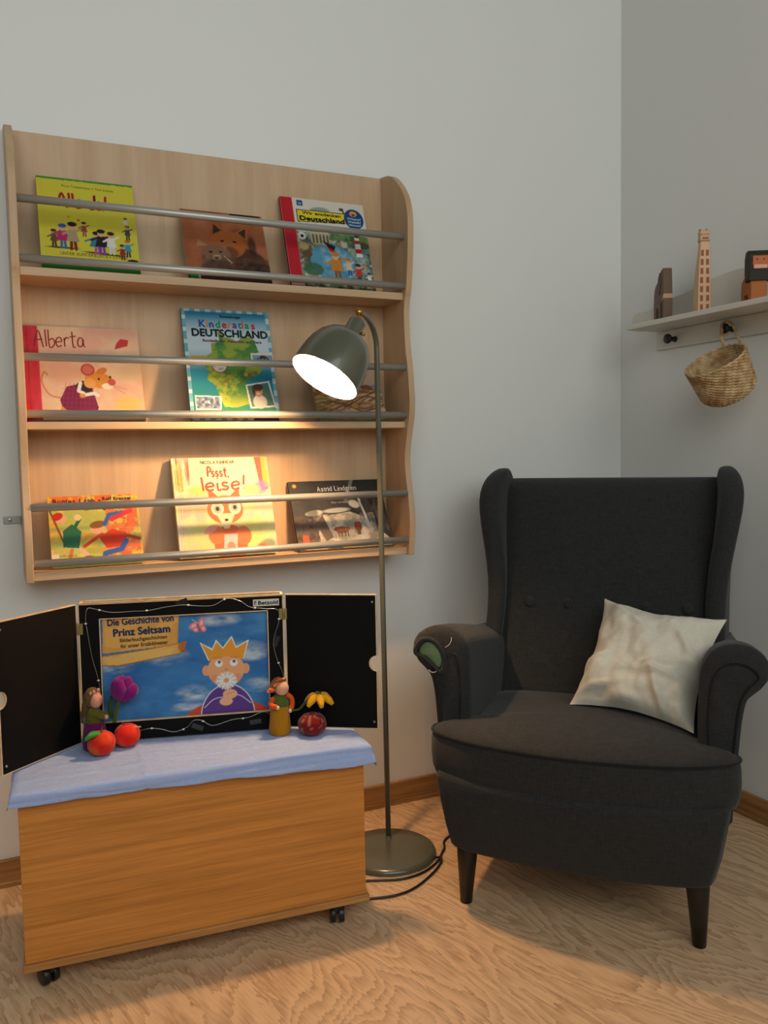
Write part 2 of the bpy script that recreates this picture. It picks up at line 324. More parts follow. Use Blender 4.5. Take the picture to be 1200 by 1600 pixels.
# ---------------------------------------------------------------- painter: flat printed colour per point of a fine grid
class Paint:
    def __init__(self, w, h, cell=0.0013, base='FFFFFF'):
        self.w, self.h = w, h; self.nx, self.nz = max(2, int(w / cell)) + 1, max(2, int(h / cell)) + 1
        self.X, self.Z = np.meshgrid(np.linspace(0, 100, self.nx), np.linspace(0, 100 * h / w, self.nz))
        self.H = 100 * h / w; self.C = np.empty((self.nz, self.nx, 3)); self.C[:] = lin(base); self.aa = 100 / self.nx
        self.rs = np.random.RandomState(7)
    def put(self, m, col, a=1.0):
        m = np.clip(m, 0, 1)[..., None] * a; self.C = self.C * (1 - m) + np.array(lin(col) if isinstance(col, str) else col) * m
    def rect(self, x0, z0, x1, z1, col, a=1.0):
        s = self.aa; m = np.clip((self.X - x0) / s + .5, 0, 1) * np.clip((x1 - self.X) / s + .5, 0, 1) * np.clip((self.Z - z0) / s + .5, 0, 1) * np.clip((z1 - self.Z) / s + .5, 0, 1)
        self.put(m, col, a)
    def ell(self, cx, cz, rx, rz, col, rot=0, a=1.0, soft=0):
        c, s = math.cos(rot), math.sin(rot); dx, dz = self.X - cx, self.Z - cz
        u, v = (dx * c + dz * s) / rx, (-dx * s + dz * c) / rz; d = np.sqrt(u * u + v * v)
        self.put((1 - d) * min(rx, rz) / max(self.aa, soft) + .5, col, a)
    def poly(self, pts, col, a=1.0):
        ins = np.zeros_like(self.X, bool); n = len(pts)
        for i in range(n):
            (x0, z0), (x1, z1) = pts[i], pts[(i + 1) % n]
            if z0 == z1: continue
            ins ^= ((self.Z >= min(z0, z1)) & (self.Z < max(z0, z1)) & (self.X < (self.Z - z0) * (x1 - x0) / (z1 - z0) + x0))
        self.put(ins.astype(float), col, a)
    def line(self, pts, w, col, a=1.0):
        d = np.full_like(self.X, 1e9)
        for (x0, z0), (x1, z1) in zip(pts[:-1], pts[1:]):
            L2 = (x1 - x0) ** 2 + (z1 - z0) ** 2 + 1e-9; t = np.clip(((self.X - x0) * (x1 - x0) + (self.Z - z0) * (z1 - z0)) / L2, 0, 1)
            d = np.minimum(d, np.hypot(self.X - x0 - t * (x1 - x0), self.Z - z0 - t * (z1 - z0)))
        self.put((w / 2 - d) / self.aa + .5, col, a)
    def fbm(self, s, sz=None, seed=0, oct=4):
        r = np.random.RandomState(seed); out = 0; amp = 1; tot = 0; sz = sz or s
        for o in range(oct):
            g = r.rand(64, 64); u, v = self.X / s * 2 ** o, self.Z / sz * 2 ** o
            i, j = np.floor(u).astype(int), np.floor(v).astype(int); fu, fv = u - i, v - j; fu = fu * fu * (3 - 2 * fu); fv = fv * fv * (3 - 2 * fv)
            q = lambda a, b: g[(j + b) % 64, (i + a) % 64]
            out = out + amp * ((q(0, 0) * (1 - fu) + q(1, 0) * fu) * (1 - fv) + (q(0, 1) * (1 - fu) + q(1, 1) * fu) * fv); tot += amp; amp *= .55
        return out / tot
    def mottled(self, cols, s, seed=0, a=1.0, lo=.35, hi=.65, sz=None, mask=None):
        for k, c in enumerate(cols):
            m = np.clip((self.fbm(s, sz, seed + k * 3) - lo) / (hi - lo), 0, 1)
            self.put(m if mask is None else m * mask, c, a)
    def box(self, x0, z0, x1, z1): return ((self.X > x0) & (self.X < x1) & (self.Z > z0) & (self.Z < z1)).astype(float)
    def vgrad(self, z0, z1, col): self.put(np.clip((self.Z - z0) / (z1 - z0), 0, 1), col)
    def into(self, mb, y=-0.0004, x0=0, z0=0):
        xs = np.linspace(0, self.w, self.nx); zs = np.linspace(0, self.h, self.nz)
        vs = [(x0 + x, y, z0 + z) for z in zs for x in xs]; nx = self.nx
        fs = [(j * nx + i, j * nx + i + 1, (j + 1) * nx + i + 1, (j + 1) * nx + i) for j in range(self.nz - 1) for i in range(nx - 1)]
        mb.add(vs, fs, [tuple(c) for c in self.C.reshape(-1, 3)])
def figure(p, x, z, h, body, legs, hair, skin='E8B48C', w=0.34):
    """tiny printed figure"""
    p.line([(x - .07 * h, z), (x - .05 * h, z + .4 * h)], .1 * h, legs); p.line([(x + .08 * h, z), (x + .05 * h, z + .4 * h)], .1 * h, legs)
    p.poly([(x - w * h * .6, z + .3 * h), (x + w * h * .6, z + .3 * h), (x + w * h * .3, z + .75 * h), (x - w * h * .3, z + .75 * h)], body)
    p.line([(x - w * h * .3, z + .68 * h), (x - w * h * .9, z + .55 * h)], .08 * h, body); p.line([(x + w * h * .3, z + .68 * h), (x + w * h * .9, z + .8 * h)], .08 * h, body)
    p.ell(x, z + .86 * h, .13 * h, .14 * h, skin); p.ell(x, z + .95 * h, .15 * h, .09 * h, hair)

# ---------------------------------------------------------------- books
def book(name, label, x, z, w, top, t, art, spine, parent_group='picture books on the wall bookshelf', yb=-0.12, back='EEE8DA'):
    H = math.hypot(top - z, 0.09); th = math.asin(0.09 / H)
    r = thing(name, label, 'book', (x, yb, z + t * math.sin(th) + 0.001), (-th, 0, 0), parent_group)
    H -= t * math.sin(th)
    MB().box((0.003, 0.0021, 0.003), (w - 0.003, t - 0.0021, H - 0.003)).build('page_block', M_PAPER, r)
    bc = MB(); bc.box((0, t - 0.002, 0), (w, t, H), 0, lin(back)); bc.build('back_cover', M_PRINT, r)
    sp = MB(); sp.box((0, 0.0021, 0), (0.0028, t - 0.0021, H), 0, lin(spine)); sp.build('spine', M_PRINT, r)
    fc = MB(); fc.box((0, 0, 0), (w, 0.002, H), 0, lin(spine)); art(fc, w, H); fc.build('front_cover', M_PRINT, r, auto=False)
    return r
Z1, Z2, Z3 = 1.556, 1.19, 0.826
def u(w, a): return a * w / 100

def art_yellow(mb, w, h):
    p = Paint(w, h, base='E2D640'); H = p.H
    m = (p.Z > H - 3.2 + 1.6 * p.fbm(3, 3, 5)).astype(float); p.put(m, '3E9A2C'); p.rect(0, 0, 100, 8.5, '2F9A34')
    p.rect(5.2, 8.5, 5.6, H - 4, 'C9BE22', .6)
    p.ell(30, 64, 1.6, 1.4, 'D8A020'); p.ell(40, 61, 1.6, 1.4, 'D86020')
    p.ell(22, 26, 16, 1.2, '222018', .0, .9); p.ell(65, 22, 22, 1.4, '222018', -.05, .9)
    figure(p, 14, 27, 20, '6A4B3A', '2C2A22', '3A2A20'); figure(p, 23, 26, 28, 'C02868', '3C70B0', '2F66B8', w=.42); figure(p, 33, 25, 32, 'B8A078', '7A2A1A', '2A1C12')
    figure(p, 45, 42, 17, 'A04A3A', 'A04A3A', '3A2A20'); figure(p, 57, 22, 26, '2F88A0', 'C050A0', '1A1210', w=.5); figure(p, 62, 22, 29, '1E1814', '8A3FB0', '1A1210', w=.4)
    figure(p, 72, 23, 26, 'F2EEE8', 'E6E2DC', '2A1A12'); figure(p, 83, 17, 18, 'A02A2A', '7A2020', '4A2A14'); figure(p, 89, 21, 20, '3AA0B0', '2A3A4A', 'C07828')
    figure(p, 90, 42, 17, '4A4A50', '222222', '1A1210'); figure(p, 89, 57, 12, 'E8E0D0', 'C8A030', '1A1210'); p.ell(93, 16, 6, 1.8, '2A2422')
    p.into(mb)
    hand(mb, 'Alle da!', u(w, 20), u(w, 76), u(w, 17), u(w, 52), u(w, 2.6), 'B02A22')
    jtext(mb, 'Anja Tuckermann + Tine Schulz', u(w, 25), u(w, H - 10.5), u(w, 2.9), u(w, 54), '3A3418', jit=.08, ang=-.02)
    jtext(mb, 'UNSER KUNTERBUNTES LEBEN', u(w, 19), u(w, 17.5), u(w, 3.8), u(w, 68), ['8A2A1A', '5A4A1A', '7A3A5A'], jit=.10)
def art_foxes(mb, w, h):
    p = Paint(w, h, base='A4552F'); H = p.H
    p.mottled(['C27A50', '8A4426', 'B46A44'], 22, 3, .6); p.rect(60, H - 8, 97, H, '1C1412')
    p.ell(62, 22, 36, 26, '4A2C1C', .2, .95, 3); p.ell(84, 12, 26, 18, '2E1C14', 0, .9, 5)
    p.ell(53, 52, 21, 19, 'B9642A', 0, 1, 2); p.poly([(33, 62), (36, 84), (50, 72)], 'A8581F'); p.poly([(36, 65), (38, 80), (46, 71)], '3A2014')
    p.poly([(63, 70), (80, 80), (78, 58)], 'B9682F'); p.poly([(67, 70), (77, 77), (75, 62)], '4A2A1A'); p.ell(52, 40, 12, 9, '6B4028', 0, .9, 3)
    p.ell(46, 56, 2.5, 1.3, '1E120C', .3); p.ell(61, 56, 2.5, 1.3, '1E120C', -.2); p.ell(82, 52, 5, 14, '2A1A12', 0, .8, 3)
    p.ell(36, 36, 18, 14, '8A6248', .1, 1, 2); p.poly([(14, 46), (17, 56), (27, 48)], 'B08460'); p.poly([(44, 48), (52, 52), (48, 40)], '9A6A48')
    p.ell(30, 39, 2.3, 1.5, '1A100C'); p.ell(42, 40, 2, 1.3, '1A100C'); p.ell(37, 32, 6, 4, 'B89474', 0, 1, 1); p.ell(36, 31, 2.2, 1.6, '1E1210'); p.line([(46, 34), (54, 26), (50, 22)], 1.6, 'D0B8A0')
    p.ell(38, 14, 22, 15, '5A4034', 0, 1, 3); p.mottled(['2A1A12', '7A5038'], 5, 9, .45, mask=p.box(18, 0, 100, 34)); p.rect(0, 0, 100, 5, '4A3024')
    p.rect(2, 0, 12, 16, '2F9A3C'); p.rect(12, 0, 14, 14, 'E0E0D0')
    p.into(mb)
def art_red(mb, w, h):
    p = Paint(w, h, base='E9E3D6'); H = p.H
    p.mottled(['7FB08A', 'C7A35A', '3D7A4A', '3A3A30'], 7, 5, .75, .45, .6, mask=p.box(14, 0, 100, H * .62))
    p.ell(52, 32, 26, 24, '5AA0C0', -.3, 1, 2); p.mottled(['BFE0EA', '2F7FA8'], 6, 12, .5, mask=p.box(38, 14, 96, 52))
    p.poly([(30, H * .5), (52, H * .47), (52, H * .62), (30, H * .64)], 'CFC3A0')
    for i in range(5): p.rect(32 + i * 4.2, H * .5, 34 + i * 4.2, H * .6, '6A604A')
    p.mottled(['2F6A38', '6A9A50'], 4, 21, .8, .4, .5, mask=p.box(52, H * .55, 96, H * .7))
    p.poly([(82, H * .38), (90, H * .38), (88, H * .62), (83, H * .62)], 'F0F0EA'); p.rect(82.6, H * .53, 88.6, H * .57, 'C8202A'); p.rect(82, H * .42, 89.6, H * .47, 'C8202A'); p.rect(83, H * .6, 88, H * .64, '5A2020')
    p.line([(44, 58), (60, 36)], 1.2, '3A2A1A'); p.poly([(46, 57), (58, 52), (56, 47), (48, 51)], '1A1A1A'); p.poly([(48, 51), (56, 47), (55, 43), (50, 46)], 'C8202A'); p.poly([(50, 46), (55, 43), (54, 40), (52, 41)], 'E8C020')
    figure(p, 56, 12, 32, 'D88A2A', '8A5A2A', 'C88A3A', w=.4); figure(p, 71, 18, 20, 'E8D0B0', '3A5A9A', 'B8802A'); figure(p, 82, 10, 22, 'C83A2A', '3A3A3A', '3A2010'); figure(p, 94, 8, 14, 'F0F0F0', '3060A0', '2A1810')
    p.ell(28, 22, 12, 8, '3A6A4A', 0, .9, 2); p.ell(23, 40, 6, 4, '6A4A2A'); p.ell(20, 62, 4.5, 4.5, 'F0F0F0'); p.ell(20, 62, 2, 2, '202020')
    p.ell(45, H - 14, 12, 5, '9AA8A0', .1, 1, 2); p.line([(72, H - 8), (76, H - 16)], 2, '4A3020'); p.ell(72, H - 9, 3, 2, '6A3A20')
    p.rect(0, 0, 14, H, 'C9182A'); p.line([(0, 2), (14, 2)], 3, 'F0EDE4', .8); p.rect(19, H - 9.5, 26, H - 2.5, '1F4C8A')
    p.poly([(17, H - 30), (77, H - 27), (77, H - 13.5), (17, H - 14)], '2A2A14'); p.poly([(18, H - 29), (76, H - 26.2), (76, H - 14.5), (18, H - 15)], 'F2DC28')
    p.ell(86, H - 20, 12, 13, '17447E'); p.ell(86, H - 13, 4.5, 3.5, 'E8A030'); p.ell(86, H - 14.5, 2, 1.5, '17447E')
    p.into(mb)
    text(mb, 'Wir entdecken', u(w, 24), u(w, H - 19.6), u(w, 3.8), u(w, 46), '2A2010', bold=u(w, .2))
    text(mb, 'Deutschland', u(w, 20.5), u(w, H - 27.6), u(w, 5.6), u(w, 53), '1A140A', ang=0.008, bold=u(w, .5))
    for i, s in enumerate(('Wieso?', 'Weshalb?', 'Warum?')): text(mb, s, u(w, 86), u(w, H - 21 - 4 * i), u(w, 2.9), u(w, 17 - i), 'A8D0E8', center=True, bold=u(w, .2))
    text(mb, 'tt', u(w, 22.5), u(w, H - 8), u(w, 3.5), u(w, 3.5), 'E8EEF4', center=True)
def art_mouse(mb, w, h):
    p = Paint(w, h, base='E8CDAA'); H = p.H
    p.mottled(['F0DDB4', 'E8A898', 'EFD9A8', 'E2948C'], 30, 2, .5, .45, .7); p.ell(86, 16, 12, 7, 'D8C050', .1, .7, 6); p.ell(92, 50, 14, 9, 'C8A890', 0, .5, 8)
    p.rect(0, 0, 13, H, 'C8283C'); p.mottled(['E2586A', 'A81C34'], 9, 7, .4, sz=30, mask=p.box(0, 0, 13, H)); p.rect(3.5, 0, 4.3, H, '8A1426', .6); p.rect(0, 0, 3, 15, 'E81810')
    p.poly([(78, H - 21), (90, H - 17), (91, H - 11), (84, H - 10), (80, H - 15)], 'CC3A40'); p.rect(14, 0, 100, 2.5, 'EADFC0')
    # small mouse running in a plum dress
    p.line(smooth_pts([(30, 21), (20, 24), (14, 36), (16, 46), (19, 43)]), 1.2, 'C88040')
    p.line([(31, 16), (29, 4)], 3.5, 'E8A24A'); p.line([(34, 14), (46, 4)], 3, 'F0E8DC')
    p.poly([(28, 19), (34, 32), (48, 36), (56, 30), (60, 12), (58, 8), (48, 3), (34, 8), (29, 14)], '7A1C48')
    for i in range(9): p.line([(28 + i * 4, 6), (34 + i * 3.2, 36)], .35, 'A23A68', .8 if i < 8 else 0); 
    for i in range(6): p.line([(30, 8 + i * 4.4), (58, 6 + i * 5)], .35, 'A23A68', .7)
    p.ell(49, 32, 7, 6, '2A2030'); p.line([(46, 36), (44, 28), (48, 26)], 3, 'F2EAE0'); p.line([(48, 24), (57, 26), (60, 24)], 3.2, 'F2EAE0'); p.ell(47, 23.5, 2.6, 2, 'E09A48')
    p.ell(62, 39, 12, 8, 'DE9440', -.25); p.ell(54, 36, 5, 5, 'E8A858'); p.ell(69, 33, 5, 3, 'F0E4CC'); p.ell(73, 37, 3.4, 3.4, 'CC5450')
    p.ell(53, 49, 6, 6, 'B8503C'); p.ell(53, 49, 4.4, 4.4, 'D87068'); p.ell(65, 48, 5, 3, 'D08040', .5)
    p.ell(62, 40, .9, 1.3, '1A1010'); p.ell(72, 42, 1, 1.4, '1A1010'); p.line([(74, 33), (84, 26)], .3, '8A5A40'); p.line([(74, 34), (86, 30)], .3, '8A5A40')
    p.into(mb)
    hand(mb, 'Alberta', u(w, 9.5), u(w, H - 20.5), u(w, 16), u(w, 43), u(w, 1.1), '8E2A24', slope=.02)
    hand(mb, 'a b e t a', u(w, 20), u(w, 58), u(w, 4), u(w, 30), u(w, .5), 'B06A50')
def art_atlas(mb, w, h):
    p = Paint(w, h, base='1E8FB4'); H = p.H
    p.put(np.clip(1.3 - abs(p.Z - H * .70) / (H * .20), 0, 1), 'D6EAF0', .92); p.put(np.clip((p.Z - H * .88) / (H * .14), 0, 1), '0F6CA0', .7); p.put(np.clip((H * .42 - p.Z) / (H * .3), 0, 1), '0B7A5A', .95)
    m = ((p.X < 4) | (p.X > 96) | (p.Z > H - 3.2) | (p.Z < 3.2)).astype(float); p.put(m, '6FB4C8')
    for i in range(9): p.rect(0, i * H / 9 + 2, 4, i * H / 9 + H / 20, 'D8ECF0', m.max() * .9); p.rect(96, i * H / 9, 100, i * H / 9 + H / 20, 'D8ECF0', .8); p.rect(i * 12 + 3, H - 3.2, i * 12 + 9, H, 'D8ECF0', .8); p.rect(i * 12 + 3, 0, i * 12 + 9, 3.2, 'E8F2F4', .8)
    land = [(38, 98), (42, 97), (44, 92), (55, 90), (60, 86), (64, 91), (72, 92), (76, 95), (80, 88), (86, 70), (83, 62), (86, 56), (80, 50), (70, 46), (66, 42), (72, 32), (78, 26), (74, 20), (62, 17), (52, 14), (38, 15), (34, 26), (30, 38), (22, 44), (24, 52), (20, 60), (24, 70), (30, 74), (30, 84), (40, 86)]
    land = [(a, b * H / 122) for a, b in land]; p.poly(land, '6FA23C')
    ins = (p.fbm(9, 9, 3) > 0) * 1.0; q = Paint(w, h, base='000000'); q.poly(land, 'FFFFFF'); mk = q.C[..., 0]
    p.mottled(['3C8A34', '4A9A54', '2F7A3A', 'B8C040'], 10, 31, .6, .42, .58, mask=mk); p.put(np.clip((34 - p.Z) / 26, 0, 1) * mk, 'D8C838', .7); p.mottled(['6A5A2A'], 3, 44, .6, .55, .65, mask=mk * p.box(20, 30, 90, 60))
    p.ell(37, 58 * H / 122 + 2, 8.8, 8.8, '6A5A3A'); p.ell(37, 58 * H / 122 + 2, 7.8, 7.8, 'E8E4DC'); p.mottled(['9A948A'], 3, 50, .7, .5, .6, mask=((p.X - 37) ** 2 + (p.Z - 58 * H / 122 - 2) ** 2 < 50) * 1.0)
    p.ell(66, 54, 2.2, 2.2, 'C8C070')
    p.poly([(74, H - 51), (100, H - 49), (100, H - 66), (74, H - 64)], 'E8E4DC'); p.rect(76, H - 60, 99, H - 53, '7AA0B8'); p.rect(78, H - 62, 96, H - 58, '8A7A60'); p.poly([(82, H - 57), (95, H - 57), (90, H - 53.5), (86, H - 53.5)], '3A322A')
    for i in range(4): p.rect(81 + i * 4, H - 62, 82.4 + i * 4, H - 57, '3A322A')
    p.rect(6, 71, 24, 75, 'C8A030'); p.rect(88, 66, 99, 70, 'A8C0B0')
    p.poly([(6, 12), (34, 12), (36, 28), (6, 29)], 'E8ECEC'); p.mottled(['3A6A9A', '7A8AA0', '2A4A6A'], 3, 60, .8, .4, .6, mask=p.box(7.5, 13.5, 33, 27))
    p.poly([(67, 14), (97, 16), (92, 47), (64, 42)], 'ECECEC'); p.poly([(69, 16), (95, 18), (90.5, 45), (66, 40.5)], '4A7A6A'); p.ell(79, 22, 8, 8, 'E8DCD0'); p.ell(78, 34, 5, 6, 'D89A70'); p.ell(78, 39, 6, 4, '3A2418'); p.ell(73, 35, 1.8, 6, '3A2418'); p.ell(76, 35, .7, .7, '201410'); p.ell(80, 35, .7, .7, '201410'); p.ell(78, 31.5, 2, .8, 'F4ECE8')
    p.rect(70, 0, 99, 5, '1A3F8A')
    p.into(mb)
    text(mb, 'Ravensburger', u(w, 43), u(w, H - 9.5), u(w, 3.2), u(w, 24), '1A2A4A', bold=u(w, .2))
    cs = ['3A4AA0', 'E08A2A', '3A4A9A', '2A9A5A', 'C8304A', 'E08A2A', '7A3A8A', '2A7AC0', 'E0602A', '3A9A4A', 'C8303A']
    jtext(mb, 'Kinderatlas', u(w, 18), u(w, H - 21.5), u(w, 8.6), u(w, 66), cs, jit=.04, bold=u(w, .5))
    text(mb, 'DEUTSCHLAND', u(w, 10), u(w, H - 32.5), u(w, 9.0), u(w, 86), '15151E', bold=u(w, .55))
    text(mb, 'Bundesländer, Menschen und Tiere', u(w, 21), u(w, H - 39), u(w, 3.1), u(w, 67), '7A2A3A', bold=u(w, .2))
def art_branches(mb, w, h):
    p = Paint(w, h, base='D9B79A'); H = p.H
    p.mottled(['E0A890', 'C8B090', 'E8C8B0'], 20, 3, .6)
    p.mottled(['8FA05A', '6A8A4A'], 9, 8, .8, .5, .6, mask=p.box(0, 10, 24, 60)); p.rect(0, 6, 10, 16, '5A9A3A')
    rs = random.Random(5)
    for k in range(22):
        z0 = rs.uniform(14, 42); pts = [(x, z0 + 5 * math.sin(x * .09 + k) + rs.uniform(-2, 2) + .08 * x) for x in range(-5, 106, 12)]
        p.line(smooth_pts(pts, 3), rs.uniform(1.5, 5), rs.choice(['B07A44', 'C8945A', '8A5A30', 'D8AE78', '6A4426']), .85)
    p.line([(40, 20), (96, 48)], 1.5, '5A4038'); p.line([(46, 16), (60, 40)], 1, '6A4A30'); p.ell(92, 52, 5, 4, '8A9AA8'); p.ell(63, 62, 5, 1.6, 'A03A30', -.5)
    p.ell(56, 22, 5, 4, 'C89A40'); p.rect(0, 0, 100, 5, 'D8C890'); p.mottled(['A8B060'], 8, 4, .8, .5, .6, mask=p.box(0, 0, 100, 7))
    p.into(mb)
def art_leaves(mb, w, h):
    p = Paint(w, h, base='E3DC6A'); H = p.H
    p.mottled(['8FB04A', 'F0C840', 'E89A3A', 'B8D070'], 14, 3, .75, .42, .58, sz=9)
    p.mottled(['E2452A', 'F2B02A', 'E86A2A'], 6, 15, .9, .46, .54, mask=p.box(0, H - 16, 100, H)); p.put(np.clip(1 - abs(p.Z - H * .53) / 4.5, 0, 1), '8CA860', .8)
    p.mottled(['D8503A', 'E87048'], 6, 25, .85, .45, .55, mask=p.box(62, 10, 98, H * .82)); p.rect(0, 3, 8, 16, 'F0E2C0')
    p.line([(0, H * .85), (14, 30)], 2.2, '8A3A20'); p.line([(40, H * .78), (64, H * .86)], 1, '6A4A20')
    # left child, green coat
    p.line([(22, 20), (18, 4)], 4, 'E07A3A'); p.line([(28, 24), (38, 14)], 4.5, 'F0C0A0'); p.poly([(13, 24), (30, 22), (34, 42), (24, 52), (14, 44)], '1E6A4A'); p.line([(26, 46), (33, 58)], 4, '1E6A4A')
    p.ell(13, 59, 6.5, 5.5, 'F0B890'); p.ell(9, 62, 6.5, 4.5, 'C82A1A', .5); p.ell(31, 60, 4, 4, 'F2E0B0')
    # right child, red coat running
    p.poly([(52, 34), (60, 20), (80, 22), (84, 38), (68, 44)], 'DC3A1C'); p.line([(56, 38), (36, 24)], 4, 'DC4A2A'); p.line([(80, 36), (97, 30)], 4, 'C84A30')
    p.line([(82, 28), (76, 18), (58, 14), (56, 2)], 6, '2A5AB0'); p.ell(52, 45, 8.5, 6.5, 'F0B088', .2); p.ell(52, 50, 9, 4.5, '8A5A2A', .2); p.line([(60, 50), (66, 62), (82, 64)], 5, '2A6AB8'); p.line([(68, 56), (90, 66)], 5.5, 'D8304A')
    p.ell(40, 10, 6, 2.4, '8A4A6A'); p.rect(0, 0, 100, 3, '5A8A4A')
    p.into(mb)
    jtext(mb, 'Buntes Laub', u(w, 5), u(w, H - 9.5), u(w, 5.8), u(w, 47), '3A1E2E', jit=.06, bold=u(w, .25))
    text(mb, '-', u(w, 55), u(w, H - 9), u(w, 6), u(w, 3), '3A1E2E', bold=u(w, .4))
    jtext(mb, 'Rolf Krenzer', u(w, 60), u(w, H - 7.2), u(w, 4.2), u(w, 33), '3A1E2E', jit=.03, bold=u(w, .3))
    jtext(mb, 'Herbstgeschichten', u(w, 42), u(w, H - 18.5), u(w, 4.0), u(w, 50), '3A1E2E', jit=.05, bold=u(w, .3))
    text(mb, 'Lieder und Spiele', u(w, 9), u(w, 12.5), u(w, 2.2), u(w, 18), '4A3A7A'); text(mb, 'mit Bildern', u(w, 10), u(w, 9), u(w, 2.2), u(w, 24), '4A3A7A')
def art_quiet(mb, w, h):
    p = Paint(w, h, base='E7DCB8'); H = p.H
    p.mottled(['D8E08A', 'E8D860', 'C8D088', 'F0E6B8', 'E0B8C0'], 12, 4, .6, .45, .6, mask=p.box(0, 0, 100, H * .62))
    p.ell(50, 22, 46, 18, 'DCE070', 0, .6, 8); p.put(np.clip(1 - abs(p.Z - H * .47) / 4, 0, 1), '5E7A44', .55)
    p.mottled(['A8524A', '8A3F3A', 'E8C8B0'], 4, 9, .7, .4, .6, sz=30, mask=p.box(4, H * .72, 17, H)); p.mottled(['D8C840', '9AA83A'], 5, 19, .8, .45, .55, mask=p.box(0, H * .55, 10, H * .95))
    p.poly([(86, H), (96, H), (98, H * .66), (90, H * .64)], 'B05A44'); p.mottled(['C8C04A', 'A8B048'], 5, 29, .8, .4, .55, mask=p.box(93, H * .68, 100, H)); p.ell(90, H * .68, 8, 7, 'A870B0', .5, .8, 3); p.ell(80, H * .66, 9, 5, 'C8C870', 0, .8, 3); p.ell(24, H * .66, 10, 5, 'D0CC58', 0, .8, 3)
    # quiet fox with round eyes
    p.ell(52, 12, 17, 20, 'DC6A38'); p.ell(38, 22, 8, 10, 'E07A48'); p.ell(66, 20, 8, 10, 'E07A48'); p.poly([(34, 56), (34, 72), (46, 60)], 'D86838'); p.poly([(54, 60), (66, 72), (67, 54)], 'D86838')
    p.ell(50, 48, 18.5, 15, 'E0713C'); p.poly([(40, 44), (60, 44), (52, 28), (47, 28)], 'EED9B0'); p.ell(42, 49, 6.4, 7.2, 'F0E4D0'); p.ell(60, 50, 6.4, 7.2, 'F0E4D0'); p.ell(42, 49, 4.2, 4.8, 'BFB8A8'); p.ell(60, 50, 4.2, 4.8, 'BFB8A8'); p.ell(42, 49, 2, 2.4, '1A1614'); p.ell(60, 50, 2, 2.4, '1A1614')
    p.ell(50, 37, 2, 1.4, '2A1A14'); p.ell(33, 28, 8, 3.5, 'E8A090', .5); p.poly([(44, 4), (58, 6), (60, 22), (46, 22)], 'E8C8C0'); p.ell(52, 10, 4, 4, 'C88A70')
    p.ell(90, 8, 9, 7, '6A7A60', .3, .8, 3); p.ell(84, 6, 6, 5, 'C86048', 0, .8, 2); p.rect(0, 0, 14, 7, '2F6A50', .8)
    p.rect(1.2, 0, 2.2, H, 'F6F2E6', .7); p.rect(3.6, 0, 4.0, H, 'F8F4EA', .6); p.rect(6.4, 0, 6.8, H, 'F6F2E6', .4)
    p.into(mb)
    jtext(mb, 'NICOLA KINNEAR', u(w, 29), u(w, H - 6.8), u(w, 3.6), u(w, 36), '4A4438', jit=.04, bold=u(w, .12))
    hand(mb, 'Pssst,', u(w, 35), u(w, H - 20.5), u(w, 10), u(w, 23), u(w, 1.7), 'C8453A')
    hand(mb, 'leise!', u(w, 27), u(w, H - 35.5), u(w, 14), u(w, 49), u(w, 2.0), 'C8453A', slope=.03)
def art_night(mb, w, h):
    p = Paint(w, h, base='23262B'); H = p.H
    p.mottled(['3A4048', '15171A', '4A4A48'], 16, 4, .5); p.poly([(8, 0), (20, 10), (30, 34), (60, 38), (78, 30), (100, 12), (100, 0)], 'B9B0A0'); p.mottled(['9A9488', 'D8D0C0', '6A665E'], 8, 9, .6, .45, .6, mask=p.box(20, 0, 100, 36))
    p.poly([(0, 0), (22, 0), (24, 26), (8, 36), (0, 34)], '4A3A34'); p.mottled(['2A2220', '6A584C'], 4, 12, .7, .4, .6, mask=p.box(0, 0, 24, 32)); p.poly([(22, 26), (30, 36), (38, 12), (30, 8)], '5A4C44')
    p.poly([(80, 62), (100, 62), (100, 6), (88, 18)], '3A342E'); p.mottled(['1E1A18', '6A5E54'], 3, 22, .7, .45, .6, sz=12, mask=p.box(82, 16, 100, 50))
    p.ell(22, 38, 9, 3, 'D0CCC4', .1, .9, 1); p.ell(46, 40, 14, 2.5, 'C8C8C4', .05, .9, 1); p.ell(66, 46, 6, 4, 'D8D8D4', -.4, .9, 1); p.ell(20, 38, 6, 6, '1A1C1E', 0, .7, 3); p.line([(72, 52), (76, 34), (78, 22)], 2.5, 'C8C8C4')
    p.line([(74, 48), (80, 26)], 1, '2A2A2A'); p.poly([(62, 66), (70, 66), (60, H - 2), (66, H)], '4A4A4A'); p.line([(60, 56), (68, H)], 4, '8A8C8C', .7)
    p.ell(48, 19, 7, 3.8, '7A4A26'); p.ell(54, 20, 3, 2.4, '8A5430'); p.ell(42, 20, 3, 2, '6A3E20', .4)
    for dx in (-4, -1, 3, 6): p.line([(48 + dx, 17), (48 + dx, 12)], 1, '3A2418')
    p.ell(66, 21, 4, 4.5, '7A3A22'); p.ell(66, 24.5, 4, 2.4, 'A0402A'); p.rect(64, 13, 68, 18, '5A4A3A')
    p.rect(0, 54, 100, H, '1B1E22', .75); p.line([(58, 50), (68, H)], 3.5, '8A8C8C', .55); p.ell(6, H - 5, 2, 2, 'E0A840'); p.rect(6, 0, 12, 15, 'E8502A', .9)
    p.rect(8, 0, 100, 5, 'C8C4BC'); p.rect(48, 0, 58, 6, 'E0A830'); p.rect(30, 0, 46, 4, '3A3A3A')
    p.into(mb)
    jtext(mb, 'Astrid Lindgren', u(w, 29), u(w, H - 11.5), u(w, 5.6), u(w, 43), 'E8E4DA', jit=.03, ang=.01)
    text(mb, 'Bilder von Harald Wiberg', u(w, 42), u(w, 47.5), u(w, 2.2), u(w, 27), 'C8C4BA')

